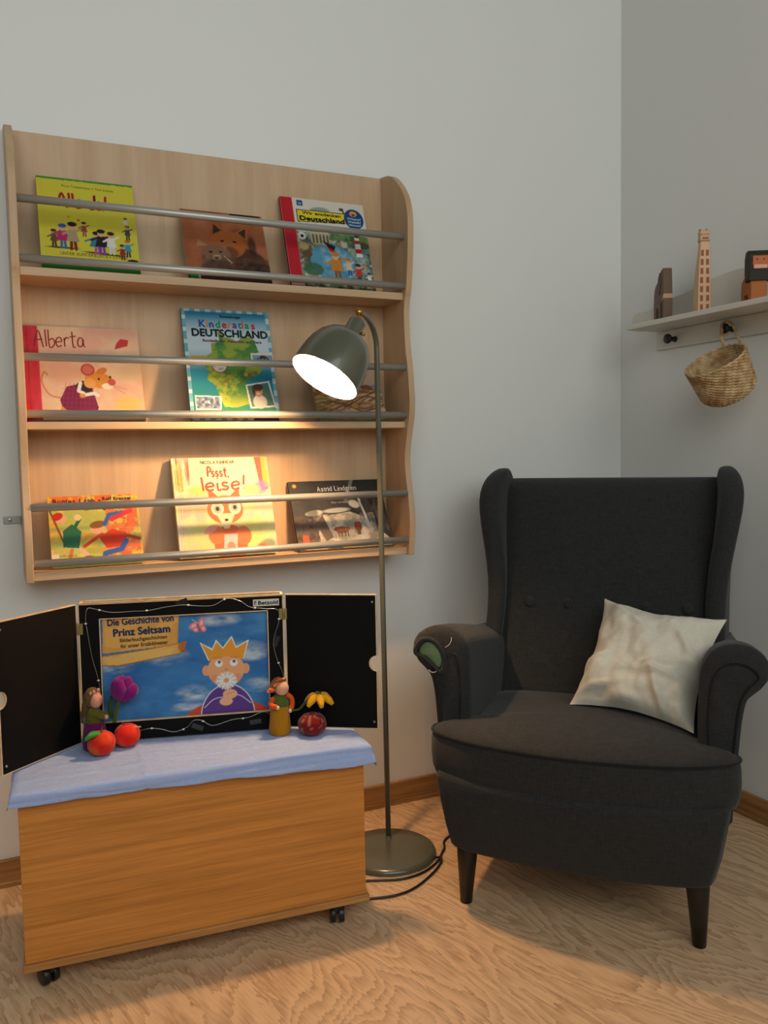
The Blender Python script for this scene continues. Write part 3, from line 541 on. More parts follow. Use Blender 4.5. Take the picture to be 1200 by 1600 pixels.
book('picture_book', 'yellow picture book with green top edge and a row of people, on the top shelf', -1.876, Z1, .233, 1.8045, .012, art_yellow, 'D8CC28')
book('picture_book', 'book with a photo of two red foxes, middle of the top shelf', -1.522, Z1, .225, 1.760, .010, art_foxes, 'D8C0A0')
book('picture_book', 'red spined book titled Wir entdecken Deutschland on the top shelf', -1.242, Z1, .254, 1.8235, .014, art_red, 'B81424')
book('picture_book', 'pink book with running mouse and crimson spine, left on the middle shelf', -1.925, Z2, .281, 1.434, .012, art_mouse, 'B82038')
book('picture_book', 'blue and green Kinderatlas Deutschland with map cover on the middle shelf', -1.528, Z2, .243, 1.4985, .012, art_atlas, '3A90A8')
book('picture_book', 'pale brown book with tree branches partly hidden behind the lamp shade', -1.172, Z2, .212, 1.366, .010, art_branches, 'B89A6A')
book('picture_book', 'small colourful Buntes Laub book with playing children, left on the bottom shelf', -1.883, Z3, .222, 1.003, .009, art_leaves, 'E8DAB8')
book('picture_book', 'cream book titled Pssst, leise! with round-eyed fox on the bottom shelf', -1.569, Z3, .268, 1.095, .018, art_quiet, 'C8C088')
book('picture_book', 'dark winter night book by Astrid Lindgren on the bottom shelf', -1.240, Z3, .290, 1.021, .012, art_night, '1A1A1C')

# ---------------------------------------------------------------- wall bookshelf
sh = thing('wall_bookshelf', 'light maple wall bookshelf with three shelves, metal rails and wavy sides', 'bookshelf', (0, 0, 0))
XI0, XI1 = -1.927, -0.919
prof = [(-.001, 1.919), (-.061, 1.909), (-.102, 1.889), (-.141, 1.855), (-.168, 1.821), (-.183, 1.783), (-.188, 1.748), (-.187, 1.705), (-.181, 1.633), (-.17, 1.562), (-.160, 1.536), (-.154, 1.492), (-.160, 1.401), (-.171, 1.35), (-.180, 1.277), (-.182, 1.250), (-.179, 1.21), (-.166, 1.167), (-.153, 1.125), (-.146, 1.084), (-.149, 1.039), (-.156, 1.005), (-.166, .959), (-.172, .918), (-.170, .866), (-.161, .803), (-.001, .803)]
pp = [(-.001, 1.919)] + smooth_pts(prof[:-1], 3)[1:] + [(-.001, .803)]
for x0, x1 in ((XI0 - .018, XI0), (XI1, XI1 + .018)):
    b = MB(); n = len(pp)
    b.add([(x0, y, z) for y, z in pp] + [(x1, y, z) for y, z in pp], [tuple(range(n)), tuple(range(n, 2 * n))] + [(i, (i + 1) % n, (i + 1) % n + n, i + n) for i in range(n)])
    b.build('side_panel', M_MAPLE, sh, bevel=.0015)
MB().box((XI0, -.012, .806), (XI1, -.002, 1.915)).build('back_panel', M_MAPLE, sh)
for zt, t in ((Z1, .02), (Z2, .018), (Z3, .02)):
    MB().box((XI0, -.15, zt - t), (XI1, -.012, zt)).build('shelf_board', M_MAPLEX, sh, bevel=.001)
for z in (1.712, 1.574, 1.344, 1.209, .984, .848):
    MB().tube([(XI0, -.155, z), (XI1, -.155, z)], .0095, 20).build('rail', M_ALU, sh)
b = MB().box((-1.987, -.004, .938), (-1.946, -.001, .957)); b.box((-1.949, -.03, .938), (-1.9455, -.001, .957)); b.tube([(-1.972, -.0065, .9475), (-1.972, -.004, .9475)], .005)
tag(b.build('wall_bracket', M_STEEL, sh, bevel=.0008), 'small steel bracket')

# ---------------------------------------------------------------- armchair
O = Vector((-.818, -.805, 0)); ROT = math.atan2(-.73165, .68168)
ch = thing('wingback_armchair', 'dark grey wingback armchair with rolled arms and black tapered legs in the corner', 'armchair', O, (0, 0, ROT))
def catmull_ring(pts, n=6):
    N = len(pts); out = []
    for i in range(N):
        a, b, c, d = pts[i - 1], pts[i], pts[(i + 1) % N], pts[(i + 2) % N]
        for k in range(n):
            t = k / n
            out.append(tuple(0.5 * (2 * b[j] + (c[j] - a[j]) * t + (2 * a[j] - 5 * b[j] + 4 * c[j] - d[j]) * t * t + (3 * b[j] - a[j] - 3 * c[j] + d[j]) * t ** 3) for j in range(len(b))))
    return out
# body below the cushion: plan outline narrows downward
def plan(hw, yf, bul, yb, hb, r=.035):
    return catmull_ring([(-hw + r, yf - .004), (-hw * .5, yf - bul * .75), (0, yf - bul), (hw * .5, yf - bul * .75), (hw - r, yf - .004), (hw - .004, yf + r * .7), (hw, yf + .12), (hb + (hw - hb) * .35, yb * .6), (hb, yb - .06), (hb - .03, yb), (0, yb + .005), (-hb + .03, yb), (-hb, yb - .06), (-hb - (hw - hb) * .35, yb * .6), (-hw, yf + .12), (-hw + .004, yf + r * .7)], 5)
rings = []
for z, hw, yf, bul, yb, hb in ((.185, .270, -.01, .01, .60, .24), (.155, .288, -.036, .018, .62, .26), (.153, .297, -.046, .020, .63, .265), (.160, .301, -.050, .022, .635, .267), (.21, .312, -.056, .036, .65, .27), (.27, .322, -.062, .048, .66, .28), (.325, .330, -.066, .058, .67, .285), (.34, .325, -.062, .055, .66, .28)):
    rings.append([(x, y, z + (0.010 * (x / .3) ** 2 - .006 if z < .2 and y < .05 else 0) * (1 if z < .165 else .5)) for x, y in plan(hw, yf, bul, yb, hb)])
MB().loft(rings).build('seat_base', M_FAB, ch)
# seat cushion, T-shaped, crowned, with piping
def cplan(k, dz=0):
    P = [(-.300, -.058), (-.2, -.098), (0, -.120), (.2, -.098), (.300, -.058), (.338, -.030), (.350, .005), (.335, .030), (.29, .045), (.268, .08), (.268, .2), (.265, .34), (0, .36), (-.265, .34), (-.268, .2), (-.268, .08), (-.29, .045), (-.335, .030), (-.350, .005), (-.338, -.030)]
    c = (0, .12); return catmull_ring([(c[0] + (x - c[0]) * k, c[1] + (y - c[1]) * k) for x, y in P], 5)
rings = []
for z, k in ((.322, .955), (.328, .98), (.345, .995), (.375, 1.003), (.405, 1.0), (.425, .992), (.430, .985), (.434, .972), (.440, .93), (.447, .85), (.454, .7), (.459, .45), (.461, .2), (.4615, .02)):
    rings.append([(x, y, z) for x, y in cplan(k)])
MB().loft(rings).build('seat_cushion', M_FAB, ch)
ring = [(x, y, .4285) for x, y in cplan(.992)]
MB().tube(ring, .0042, 8, closed=True).build('seat_piping', M_PIPE, ch)
ring = [(x * 1.0, y, .327) for x, y in cplan(.962)]
MB().tube(ring, .003, 6, closed=True).build('seam', M_PIPE, ch)
# back: inner face leaning
def yback(z): return .335 + (z - .43) * .40 + .03 * max(0, z - .9)
b = MB(); rings = []
for z in [.30, .42, .46, .52, .58, .64, .68, .72, .80, .88, .95, .99, 1.006, 1.013, 1.016]:
    zz = z; y0 = yback(min(z, 1.0)); hw = .285 + .008 * min(1, (z - .3) / .7); y1 = y0 + .13
    e = max(0, (z - .985) / .031); y0 += .045 * e * e; y1 -= .045 * e * e
    bul = .018 * math.sin(math.pi * min(1, max(0, (z - .40) / .62)))
    front = []
    for i in range(15):
        x = -hw + 2 * hw * i / 14; q = 1 - abs(x / hw) ** 4
        front.append((x, y0 - bul * q, zz))
    rings.append(front + [(hw, (y0 + y1) / 2, zz), (hw * .95, y1, zz), (0, y1 + .01, zz), (-hw * .95, y1, zz), (-hw, (y0 + y1) / 2, zz)])
b.loft(rings); b.build('backrest', M_FAB, ch)
for x in (-.195, -.090, .119, .224):
    b = MB().lathe([(.0145, 0), (.0148, .004), (.011, .008), (.004, .0095), (.0005, .0095)], (x, yback(.674) - .0145, .674), (0, -1, .35), 20)
    b.lathe([(.018, -.002), (.0165, .0022), (.0145, .001)], (x, yback(.674) - .0145, .674), (0, -1, .35), 20, cap=False); b.build('button', M_FAB, ch)
# wings
def wing(s):
    b = MB(); rings = []
    #       z,  outer l, front y, thickness, inner join y
    secs = [(.50, .316, .330, .045), (.57, .318, .345, .050), (.65, .314, .375, .052), (.74, .320, .405, .055), (.82, .334, .415, .058), (.90, .350, .425, .060), (.96, .360, .445, .062), (1.00, .358, .475, .062), (1.025, .350, .51, .058), (1.040, .338, .545, .048), (1.047, .328, .575, .03), (1.048, .322, .59, .01)]
    for z, lo, yf, t in secs:
        yr = yback(min(z, 1.0)) + .10; li = .278 if z < 1.03 else .285
        e = max(0, (z - 1.0) / .05); yr -= .04 * e
        d = Vector((li + .02 - lo, yr - yf)); L = d.length; d.normalize(); nn = Vector((-d.y, d.x))
        c0 = Vector((lo - t * .5, yf + t * .5)); c1 = Vector((li + .03, yr))
        ring = []
        for k in range(9):                                  # rounded nose
            a = math.pi * k / 8; v = c0 - d * math.sin(a) * t * .5 + nn * math.cos(a) * t * .5 * (1 if True else 1)
            ring.append(v)
        m = c1
        ring += [c0.lerp(m, .5) - nn * t * .46, m - nn * t * .4, m + nn * t * .4, c0.lerp(m, .5) + nn * t * .46]
        rings.append([(s * p.x, p.y, z) for p in ring])
    b.loft(rings); b.build('wing', M_FAB, ch, sub=1)
wing(-1); wing(1)
# rolled arms
def arm_prof(k, dz, j=0.0):
    """closed section (l, z); k shrinks the roll outwards, dz lowers the top"""
    P = [(.262, .30), (.262, .40), (.260, .50), (.262, .585), (.270, .625), (.290, .655), (.322, .671), (.358, .670), (.388, .655), (.404, .628), (.400, .600), (.380, .580), (.362, .560), (.352, .52), (.346, .46), (.340, .38), (.334, .30), (.330, .275), (.300, .26), (.28, .27)]
    out = []
    for x, z in P:
        if x > .33 and z > .40: x = .33 + (x - .33) * k
        if z > .5: z = .5 + (z - .5) * (1 - dz)
        out.append((x, z))
    return out
def arm(s, torn):
    r = MB(); rings = []
    for y, k, dz, sh_ in ((.048, .80, .10, .86), (.028, .93, .03, .95), (.018, 1, 0, 1), (.05, 1, 0, 1), (.14, .88, .08, 1), (.24, .65, .20, 1), (.34, .40, .33, 1), (.46, .2, .42, 1), (.60, .0, .5, .98)):
        pr = arm_prof(k, dz); cx, cz = .315, .45
        if y == .048 and sh_ < .9: continue
        rings.append([(s * (cx + (x - cx) * (sh_ if sh_ < 1 else 1)), y, cz + (z - cz) * (sh_ if sh_ < 1 else 1)) for x, z in catmull_ring(pr, 3)])
    # flat front face slightly inset so the edge reads rounded
    r0 = [(p[0], .018, p[2]) for p in rings[0]]; rings[0] = r0
    rings[1] = [(p[0], .026, p[2]) for p in rings[1]]
    r.loft(rings); a = r.build('armrest', M_FAB, ch)
    # piping lines that outline the front panel
    pin = [(.285, .435), (.281, .50), (.286, .575), (.297, .612), (.320, .632), (.350, .634), (.374, .622), (.382, .606), (.372, .594)]
    pout = [(.334, .435), (.340, .50), (.346, .545), (.356, .572), (.372, .594)]
    if torn: pin = pin[:4]; pout = pout[:4]
    for q in (pin, pout):
        MB().tube([(s * x, .0165, z) for x, z in smooth_pts(q, 5)], .0026, 6).build('piping', M_PIPE, a)
    if torn:
        pl = [(-.372, .640), (-.390, .622), (-.392, .605), (-.372, .598), (-.350, .580), (-.334, .566), (-.325, .575), (-.322, .595), (-.330, .618), (-.348, .637)]
        c = (-.352, .606); rings = []
        for k, y in ((.85, .020), (.82, .014), (.7, .0105), (.4, .009), (.05, .0085)): rings.append([(c[0] + (x - c[0]) * k, y, c[1] + (z - c[1]) * k) for x, z in catmull_ring(pl, 4)])
        tag(MB().loft(rings).build('exposed_foam', M_FOAM, a), 'patch of green foam showing through torn fabric')
        rim = [(x * 1.0 , .014, z) for x, z in catmull_ring([(c[0] + (x - c[0]) * 1.06, c[1] + (z - c[1]) * 1.06) for x, z in pl], 4)]
        MB().tube(rim, .006, 8, closed=True).build('torn_edge', M_FAB, a)
        MB().tube(smooth_pts([(-.362, .013, .566), (-.352, .0105, .561), (-.343, .010, .563), (-.338, .012, .568)], 4), .0015, 5).build('loose_thread', M_THREAD, a)
        MB().tube(smooth_pts([(-.318, .012, .625), (-.308, .010, .632), (-.302, .011, .642), (-.303, .016, .650)], 4), .0009, 5).build('loose_thread', M_THREAD, a)
arm(-1, True); arm(1, False)
# legs
for x, y, dx, dy in ((-.262, .0, -.006, 0), (.262, .0, .006, 0), (-.235, .56, -.02, .07), (.235, .56, .02, .07)):
    MB().tube([(x, y, .20), (x + dx * .3, y + dy * .3, .13), (x + dx, y + dy, .0)], [.027, .025, .0145], 20).build('leg', M_BLACKLEG, ch)

# cushion (rests on the seat against the back and right arm)
def chw(l, s, z): return O + Vector((.68168 * l - .73165 * s, -.73165 * l - .68168 * s, z))
c00, c10, c11, c01 = chw(-.046, -.178, .462), chw(.250, -.085, .450), chw(.318, -.290, .678), chw(.015, -.375, .700)
b = MB(); N = 46; nrm = (c10 - c00).cross(c01 - c00).normalized()
def pil(i, j, side):
    a, c = i / N, j / N
    sa, sc = 2 * a - 1, 2 * c - 1
    pinch = 0.06 * (1 - abs(sa)) * abs(sc) ** 6 * 0 + 0
    ua = .5 + sa * .5 * (1 - .12 * (1 - sc * sc)); va = .5 + sc * .5 * (1 - .13 * (1 - sa * sa))
    p = c00.lerp(c10, ua).lerp(c01.lerp(c11, ua), va)
    e = (1 - sa ** 4) * (1 - sc ** 4); th = .066 * e ** .75
    w_ = noise.fractal(Vector((a * 3.2, c * 3.2, 3 + side)), 1.0, 2.0, 4) * .024 * min(1, e * 2.5 + .15)
    for (fx, fz, ang, amp, wd) in ((.05, .3, .5, .010, .03), (.75, .1, 1.9, .012, .035), (.55, .35, .3, .010, .04), (.9, .6, 2.3, .009, .03), (.3, .85, -.5, .007, .03), (.72, .32, .1, .012, .03), (.8, .45, .35, .008, .02), (.2, .12, .2, .008, .025), (.45, .5, 1.2, .006, .04)):
        d = (a - fx) * -math.sin(ang) + (c - fz) * math.cos(ang); q = (a - fx) * math.cos(ang) + (c - fz) * math.sin(ang)
        w_ += 1.7 * amp * math.exp(-(d / wd) ** 2 - (q / .22) ** 2) * min(1, e * 3)
    return p + nrm * side * (th + (w_ if side > 0 else w_ * .3))
for side in (1, -1):
    vs = [pil(i, j, side) for j in range(N + 1) for i in range(N + 1)]
    fs = [(j * (N + 1) + i, j * (N + 1) + i + 1, (j + 1) * (N + 1) + i + 1, (j + 1) * (N + 1) + i) for j in range(N) for i in range(N)]
    b.add(vs, fs if side > 0 else [f[::-1] for f in fs], smooth=True)
cu = b.build('throw_pillow', M_PILLOW, auto=False)
tag(cu, 'crumpled cream throw pillow leaning in the right side of the grey armchair', 'pillow')

# ---------------------------------------------------------------- floor lamp
def rayd(x, y, dep): return CAM + (R_ * ((x - 600) / 1317) - U_ * ((y - 800) / 1317) + F_) * dep
lp = thing('floor_lamp', 'sage green metal floor lamp, lit, with dome shade between shelf and armchair', 'lamp', (0, 0, 0))
BC = Vector((-1.066, -.300, 0)); PB = Vector((-1.042, -.250, .02)); PT = Vector((-1.049, -.246, 1.385))
MB().lathe([(.118, .0), (.127, .001), (.131, .004), (.131, .008), (.128, .0135), (.120, .0175), (.06, .0205), (.0005, .022)], BC, n=64).build('base', M_LAMP, lp)
ev = rayd(562, 488, 2.135) - PT; hd = Vector((ev.x, ev.y, 0)); RX = hd.length; RZ = ev.z; hd.normalize()
pts = [PB, PB.lerp(PT, .33), PB.lerp(PT, .66), PT]
R0 = .092
for k in range(1, 13):
    t = math.radians(97) * k / 12
    pts.append(PT + hd * (RX * (1 - math.cos(t)) / 1.12) + Vector((0, 0, RZ * math.sin(t))))
MB().tube(pts, .0075, 16).build('pole', M_LAMP, lp)
end = pts[-1]
MB().tube([PB + Vector((0, 0, -.004)), PB + Vector((0, 0, .006))], .0095, 16).build('collar', M_LAMP, lp)
ax = Vector((-.5726, -.1154, -.8117)).normalized()
Cc = rayd(507, 590, 2.06)
neck = Cc - ax * .165
side = hd
b = MB().ball(end + hd * .006, .0105, 12); b.tube([end - hd * .012, end + hd * .006], .0085, 12); b.tube([end + hd * .006, neck], .0055, 10)
b.build('joint', M_BRASS, lp)
apr = [(0.0880, 0.0000), (0.0883, 0.0039), (0.0880, 0.0292), (0.0855, 0.0536), (0.0802, 0.0780), (0.0710, 0.1004), (0.0564, 0.1199), (0.0408, 0.1316), (0.0253, 0.1384), (0.0219, 0.1423), (0.0219, 0.1716), (0.0199, 0.1774), (0.0136, 0.1813), (0.0005, 0.1823)]
shd = MB().lathe(apr, Cc, -ax, 56, cap=False).build('lamp_shade', M_LAMP, lp, auto=False)
ipr = [(0.0880, 0.0000), (0.0870, 0.0039), (0.0867, 0.0292), (0.0843, 0.0536), (0.0789, 0.0780), (0.0697, 0.0994), (0.0551, 0.1185), (0.0399, 0.1297), (0.0243, 0.1355), (0.0005, 0.1375)]
MB().lathe(ipr, Cc, -ax, 56, cap=False).build('reflector', M_SHADEIN, shd, auto=False)
sw = Cc - ax * .150; sd = (R_ * .9 - U_ * .4).normalized()
MB().tube([sw + sd * .021, sw + sd * .032], .004, 10).build('switch', M_BRASS, shd)
rb = .028; area_b = 4 * math.pi * rb * rb
M_BULB = emit('bulb_glow', (1.0, .60, .29), BULB / (math.pi * area_b))
bl = MB().ball(Cc - ax * .036, rb, 20); bl.build('light_bulb', M_BULB, shd)
MB().tube([Cc - ax * .062, Cc - ax * .135], [.013, .017], 16).build('bulb_socket', M_SHADEIN, shd)
# power cord
cp = [(-1.30, -.36), (-1.25, -.40), (-1.183, -.413), (-1.10, -.446), (-1.03, -.440), (-.968, -.404), (-.938, -.371), (-.915, -.345), (-.898, -.312), (-.868, -.290), (-.80, -.26), (-.70, -.20)]
cp2 = [(-1.30, -.47), (-1.214, -.497), (-1.143, -.512), (-1.082, -.499), (-1.01, -.455), (-.965, -.415), (-.955, -.395), (-.972, -.392)]
b = MB().tube([(x, y, .0035) for x, y in smooth_pts(cp, 6)], .0032, 8); b.tube([(x, y, .0035 + (.004 if i > 30 else 0)) for i, (x, y) in enumerate(smooth_pts(cp2, 6))], .0032, 8)
tag(b.build('power_cord', M_BLACK), 'black power cord looping on the floor around the lamp base', 'cord')

# ---------------------------------------------------------------- toy chest on castors
TO = Vector((-1.995, -.518, 0)); TR = math.atan2(-.058, .746); TW = .748; TD = .30; TH = .425
tr = thing('toy_chest', 'orange-brown wooden chest on black castors below the bookshelf', 'chest', TO, (0, 0, TR))
MB().box((.003, .003, .064), (TW - .003, .018, TH)).build('front_panel', M_BEECH, tr, bevel=.001)
for x in (.003, TW - .018): MB().box((x, .018, .064), (x + .015, TD - .018, TH)).build('side_panel', M_BEECH, tr)
MB().box((.003, TD - .018, .064), (TW - .003, TD - .003, TH)).build('back_panel', M_BEECH, tr)
MB().box((-.002, -.004, .048), (TW + .004, TD, .064)).build('base_board', M_BEECH2, tr, bevel=.002)
MB().box((.018, .018, TH - .018), (TW - .018, TD - .018, TH - .001)).build('lid', M_BEECH, tr)
for x, y, a in ((.045, .03, .5), (TW - .07, .02, -.3), (.05, TD - .05, .2), (TW - .06, TD - .05, .9)):
    cst = MB(); d = Vector((math.cos(a), math.sin(a), 0)); nn = Vector((-d.y, d.x, 0)); c = Vector((x, y, .0205))
    for s in (-1, 1): cst.tube([c + d * s * .004, c + d * s * .017], [.020, .0185], 20)
    cst.box((x - .012, y - .012, .026), (x + .012, y + .012, .0478))
    cst.build('castor', M_BLACK, tr, bevel=.002)

# cloth over the chest
def cloth_z(x, y): return noise.fractal(Vector((x * 7, y * 9, .3)), 1.0, 2.0, 4)
b = MB(); nx, ny = 150, 90; ex, ey, eb = .055, .0, .0
vs = []
for j in range(ny + 1):
    for i in range(nx + 1):
        uu, vv = i / nx, j / ny
        fy = .030 + .022 * uu + .003 * math.sin(uu * 9) + .0015 * math.sin(uu * 31)
        exl = .030 + .004 * math.sin(vv * 7); exr = .058 + .004 * math.sin(vv * 9 + 1)
        x = -exl + (TW + exl + exr) * uu; y = TD - .01 + (-fy - (TD - .01)) * vv
        ax_ = max(0, -x, x - TW - .002); ay = max(0, -.004 - y)
        X = min(max(x, -.004), TW + .004); Y = max(y, -.007)
        rr = .010
        ov = max(ax_, ay)
        drop = max(0, ov - rr * .4) if ov > rr else ov * ov / rr * .6
        outx = (min(ax_, rr) * .6 + .22 * max(0, ax_ - rr)) * (1 if x > TW else -1); outy = -(min(ay, rr) * .6 + .16 * max(0, ay - rr))
        z = TH + .003 - drop
        wv = cloth_z(x, y)
        z += .0012 * noise.noise(Vector((x * 18, y * 70, 2))) + .0008 * noise.noise(Vector((x * 60, y * 60, 5)))
        if ov == 0: z += .0022 * max(0, wv + .35) + .0016 * abs(math.sin((x - .262) * 60)) * 0; 
        else: 
            k = min(1, ov / .03); outy -= .005 * k * (wv + .4) - .0035 * math.exp(-((ov - .022 - .006 * math.sin(x * 8)) / .004) ** 2) - .003 * math.exp(-((ov - .035 + .01 * x) / .003) ** 2); outx += .004 * k * (cloth_z(y * 2, x) + .3) * (1 if x > TW else -1) * (1 if ax_ else 0)
        # ironed crease running front to back and one along the width
        z += .0030 * math.exp(-((x - .255) / .004) ** 2)
        if ov == 0: z += .002 * math.exp(-((y - .05 - .02 * math.sin(x * 3)) / .006) ** 2)
        dd = (x - .05 - (y + .02) * 4.0); 
        if x < .30: z += .006 * math.exp(-((y + .028 + .13 * (x - .12) - .0) / .008) ** 2) * math.exp(-((x - .12) / .09) ** 2)
        vs.append((X + outx, Y + outy, z))
fs = [(j * (nx + 1) + i, (j + 1) * (nx + 1) + i, (j + 1) * (nx + 1) + i + 1, j * (nx + 1) + i + 1) for j in range(ny) for i in range(nx)]
b.add(vs, fs, smooth=True)
cl = b.build('blue_cloth', M_CLOTH, auto=False); cl.location = TO; cl.rotation_euler = (0, 0, TR)
sm = cl.modifiers.new('thickness', 'SOLIDIFY'); sm.thickness = .0012; sm.offset = 1
tag(cl, 'light blue cotton cloth spread over the top of the wooden chest', 'cloth')

# ---------------------------------------------------------------- storytelling theatre
ZT = TH + .0100
A = Vector((-1.842, -.286, ZT)); TDIR = Vector((.96926, -.24603, 0)); TN = Vector((-.24603, -.96926, 0)); TROT = math.atan2(TDIR.y, TDIR.x)
th_ = thing('picture_theatre', 'black wooden picture theatre with opened doors standing on the blue cloth', 'picture theatre', A, (0, 0, TROT))
FW, FH, FD = .474, .763 - ZT, .046
OX0, OX1, OZ0, OZ1 = .046, .437, .478 - ZT, .727 - ZT      # window
def framed(mb, x0, x1, z0, z1, ox0, ox1, oz0, oz1, y0, y1):
    mb.box((x0, y0, z0), (ox0, y1, z1)); mb.box((ox1, y0, z0), (x1, y1, z1)); mb.box((ox0, y0, z0), (ox1, y1, oz0)); mb.box((ox0, y0, oz1), (ox1, y1, z1)); return mb
framed(MB(), 0, FW, 0, FH, OX0, OX1, OZ0, OZ1, 0, .006).build('front_frame', M_BLKBOARD, th_)
b = MB().box((0, .006, 0), (.006, FD, FH)); b.box((FW - .006, .006, 0), (FW, FD, FH)); b.box((.006, .006, 0), (FW - .006, FD, .006)); b.box((.006, FD - .005, .006), (FW - .006, FD, FH - .02)); b.box((.006, .006, FH - .007), (FW - .006, .012, FH)); b.box((.006, FD - .008, FH - .012), (FW - .006, FD, FH + .001))
b.build('wooden_case', M_BIRCH, th_)
b = MB(); e = .0022
for (x0, z0, x1, z1) in ((0, 0, e, FH), (FW - e, 0, FW, FH), (0, FH - e, FW, FH), (OX0, OZ0 - 0, OX1, OZ0 + e), (OX0, OZ1 - e, OX1, OZ1), (OX0, OZ0, OX0 + e, OZ1), (OX1 - e, OZ0, OX1, OZ1)): b.box((x0, -.0007, z0), (x1, .0065, z1))
b.build('edge_banding', M_BIRCH, th_)
# doors with half-round finger notches
def door(P0, P1, name='door'):
    P0 = Vector(P0); P1 = Vector(P1); d = P1 - P0; L = d.length; d.normalize(); n = Vector((d.y, -d.x, 0)); n = n if n.y < 0 else -n
    def T(v): return P0 + d * v.x + n * (-v.y) + Vector((0, 0, v.z))
    H = FH; zc = H * .49; rn = .0195; z0, z1 = (-.001, H)
    if P0.x < -1.6: z0 = -.008
    P = [(0.004, 0), (L, 0)] + [(L - rn * math.cos(t) * .95, zc + rn * math.sin(t)) for t in [math.radians(a) for a in range(-90, 91, 9)]] + [(L, H), (0.004, H)]
    inv = Matrix.Rotation(-TROT, 4, 'Z') @ Matrix.Translation(-A)
    T2 = lambda v: inv @ T(v)
    m = MB().prism(P, .0, .007, 0, T=T2); o = m.build(name, M_BIRCH, th_)
    Q = [(max(.006, min(x, L - .0025)) if not (abs(z - zc) < rn + .001 and x > L - rn * 1.2 and x < L - .001) else x - .002, min(max(z, .0025), H - .0025)) for x, z in P]
    m = MB().prism(Q, -.0008, .0002, 0, T=T2); m.build('black_panel', M_BLKBOARD, o)
    for z in (.018, H - .018):
        MB().tube([T2(Vector((L - .010, -.0025, z))), T2(Vector((L - .010, -.0006, z)))], .0028, 12).build('screw', M_BLACK if False else M_STEEL, o)
    return o
ZD = Vector((0, 0, ZT + .001))
hl = A + TDIR * (-.001); hr = A + TDIR * (FW + .001)
door((hl.x, hl.y, ZT + .001), (-2.017, -.429, ZT + .001)); door((hr.x, hr.y, ZT + .001), (-1.190, -.525, ZT + .001))
for x, z in ((-.001, .705 - ZT), (-.001, .497 - ZT), (FW, .716 - ZT), (FW, .50 - ZT)):
    b = MB().box((x - .011, -.0032, z - .013), (x - .002, -.0012, z + .013)); b.box((x + .002, -.0032, z - .013), (x + .011, -.0012, z + .013)); b.tube([(x, -.0025, z - .0135), (x, -.0025, z + .0135)], .0028, 10)
    for s in (-.0065, .0065):
        for q in (-.008, .008): b.tube([(x + s, -.0042, z + q), (x + s, -.003, z + q)], .0014, 8)
    b.build('hinge', M_HINGE, th_, bevel=.0004)
np_ = Paint(.062, .0165, .0006, 'D8D4CC'); np_.rect(0, 0, 100, 1, '8A8680'); np_.rect(4, 6, 13, 21, '5A4A60'); np_.rect(6, 10, 9, 18, 'C85A5A'); np_.rect(9, 8, 12, 14, 'D8D4CC')
m = MB(); m.box((0, 0, 0), (.062, .0012, .0165), 0, lin('D8D4CC')); np_.into(m, -.0002); text(m, 'Betzold', .0125, .0040, .0092, .0465, '101014', -.0005, bold=.0005)
m.v = [(x + .402, y - .0014, z + .7375 - ZT) for x, y, z in m.v]; m.build('name_plate', M_PRINT2, th_, auto=False)
# picture card in the window
cw, chh = OX1 - OX0, OZ1 - OZ0
p = Paint(cw, chh, .0012, '3C7DB8'); H = p.H
p.mottled(['2F6FB0', '4F92C6', '2A66A6'], 24, 3, .7, .35, .65, sz=14)
for cx, cz, rx, rz, s in ((70, 59, 14, 4.5, 1), (38, 38, 14, 6, 2), (88, 39, 13, 6, 3), (54, 14, 12, 5.5, 4), (94, 17, 10, 5, 5), (8, 33, 12, 4.5, 6), (50, 6, 12, 3, 7), (90, 35, 10, 3, 8)):
    d = np.sqrt(((p.X - cx) / rx) ** 2 + ((p.Z - cz) / rz) ** 2); p.put(np.clip((1.1 - d) * 1.5, 0, 1) * np.clip((p.fbm(9, 3, 70 + s) - .22) * 1.9, 0, 1), 'CFD9DA', .8)
p.mottled(['1F5A96'], 10, 90, .35, .5, .7, sz=3)
# parchment banner
p.poly([(1, 42), (45, 46), (46.5, 66), (2, 66)], 'D9A24C'); p.poly([(3, 42), (44, 45), (45.5, 66), (3, 66)], 'E3AC56')
p.poly([(0, 34.5), (10, 34), (46, 39.5), (48, 46), (30, 43.2), (0, 40)], 'E6B868'); p.poly([(0, 39.8), (30, 43.0), (47, 45.6), (47, 46.2), (30, 43.7), (0, 40.5)], 'A8742C'); p.poly([(0, 34.4), (10, 33.6), (46, 39), (46, 39.6), (10, 34.3), (0, 35)], '9A6A2C'); p.ell(47.5, 43, 2.2, 3.2, 'A05A2A', .3); p.poly([(46, 46), (50.5, 47), (49, 41.5), (46, 40)], 'B86A34')
p.mottled(['C88A3C'], 9, 91, .4, .5, .65, sz=4, mask=p.box(0, 34, 47, 66) * (p.C[..., 0] > p.C[..., 2]))
# butterfly
for dx, dz, rx, rz, ro in ((-3, 1, 3.2, 1.8, .5), (1.5, 2.6, 1.7, 3.2, -.2), (-2, -1.5, 2, 1.5, -.4), (2.6, -1, 1.6, 2.2, .4)): p.ell(58 + dx, 55 + dz, rx, rz, 'E8868A', ro); p.ell(58 + dx, 55 + dz, rx * .5, rz * .5, 'F4C0C0', ro)
p.line([(57, 57), (58.6, 52)], .9, 'B84A54'); p.line([(57, 57.5), (54, 60)], .3, 'F0D0D0')
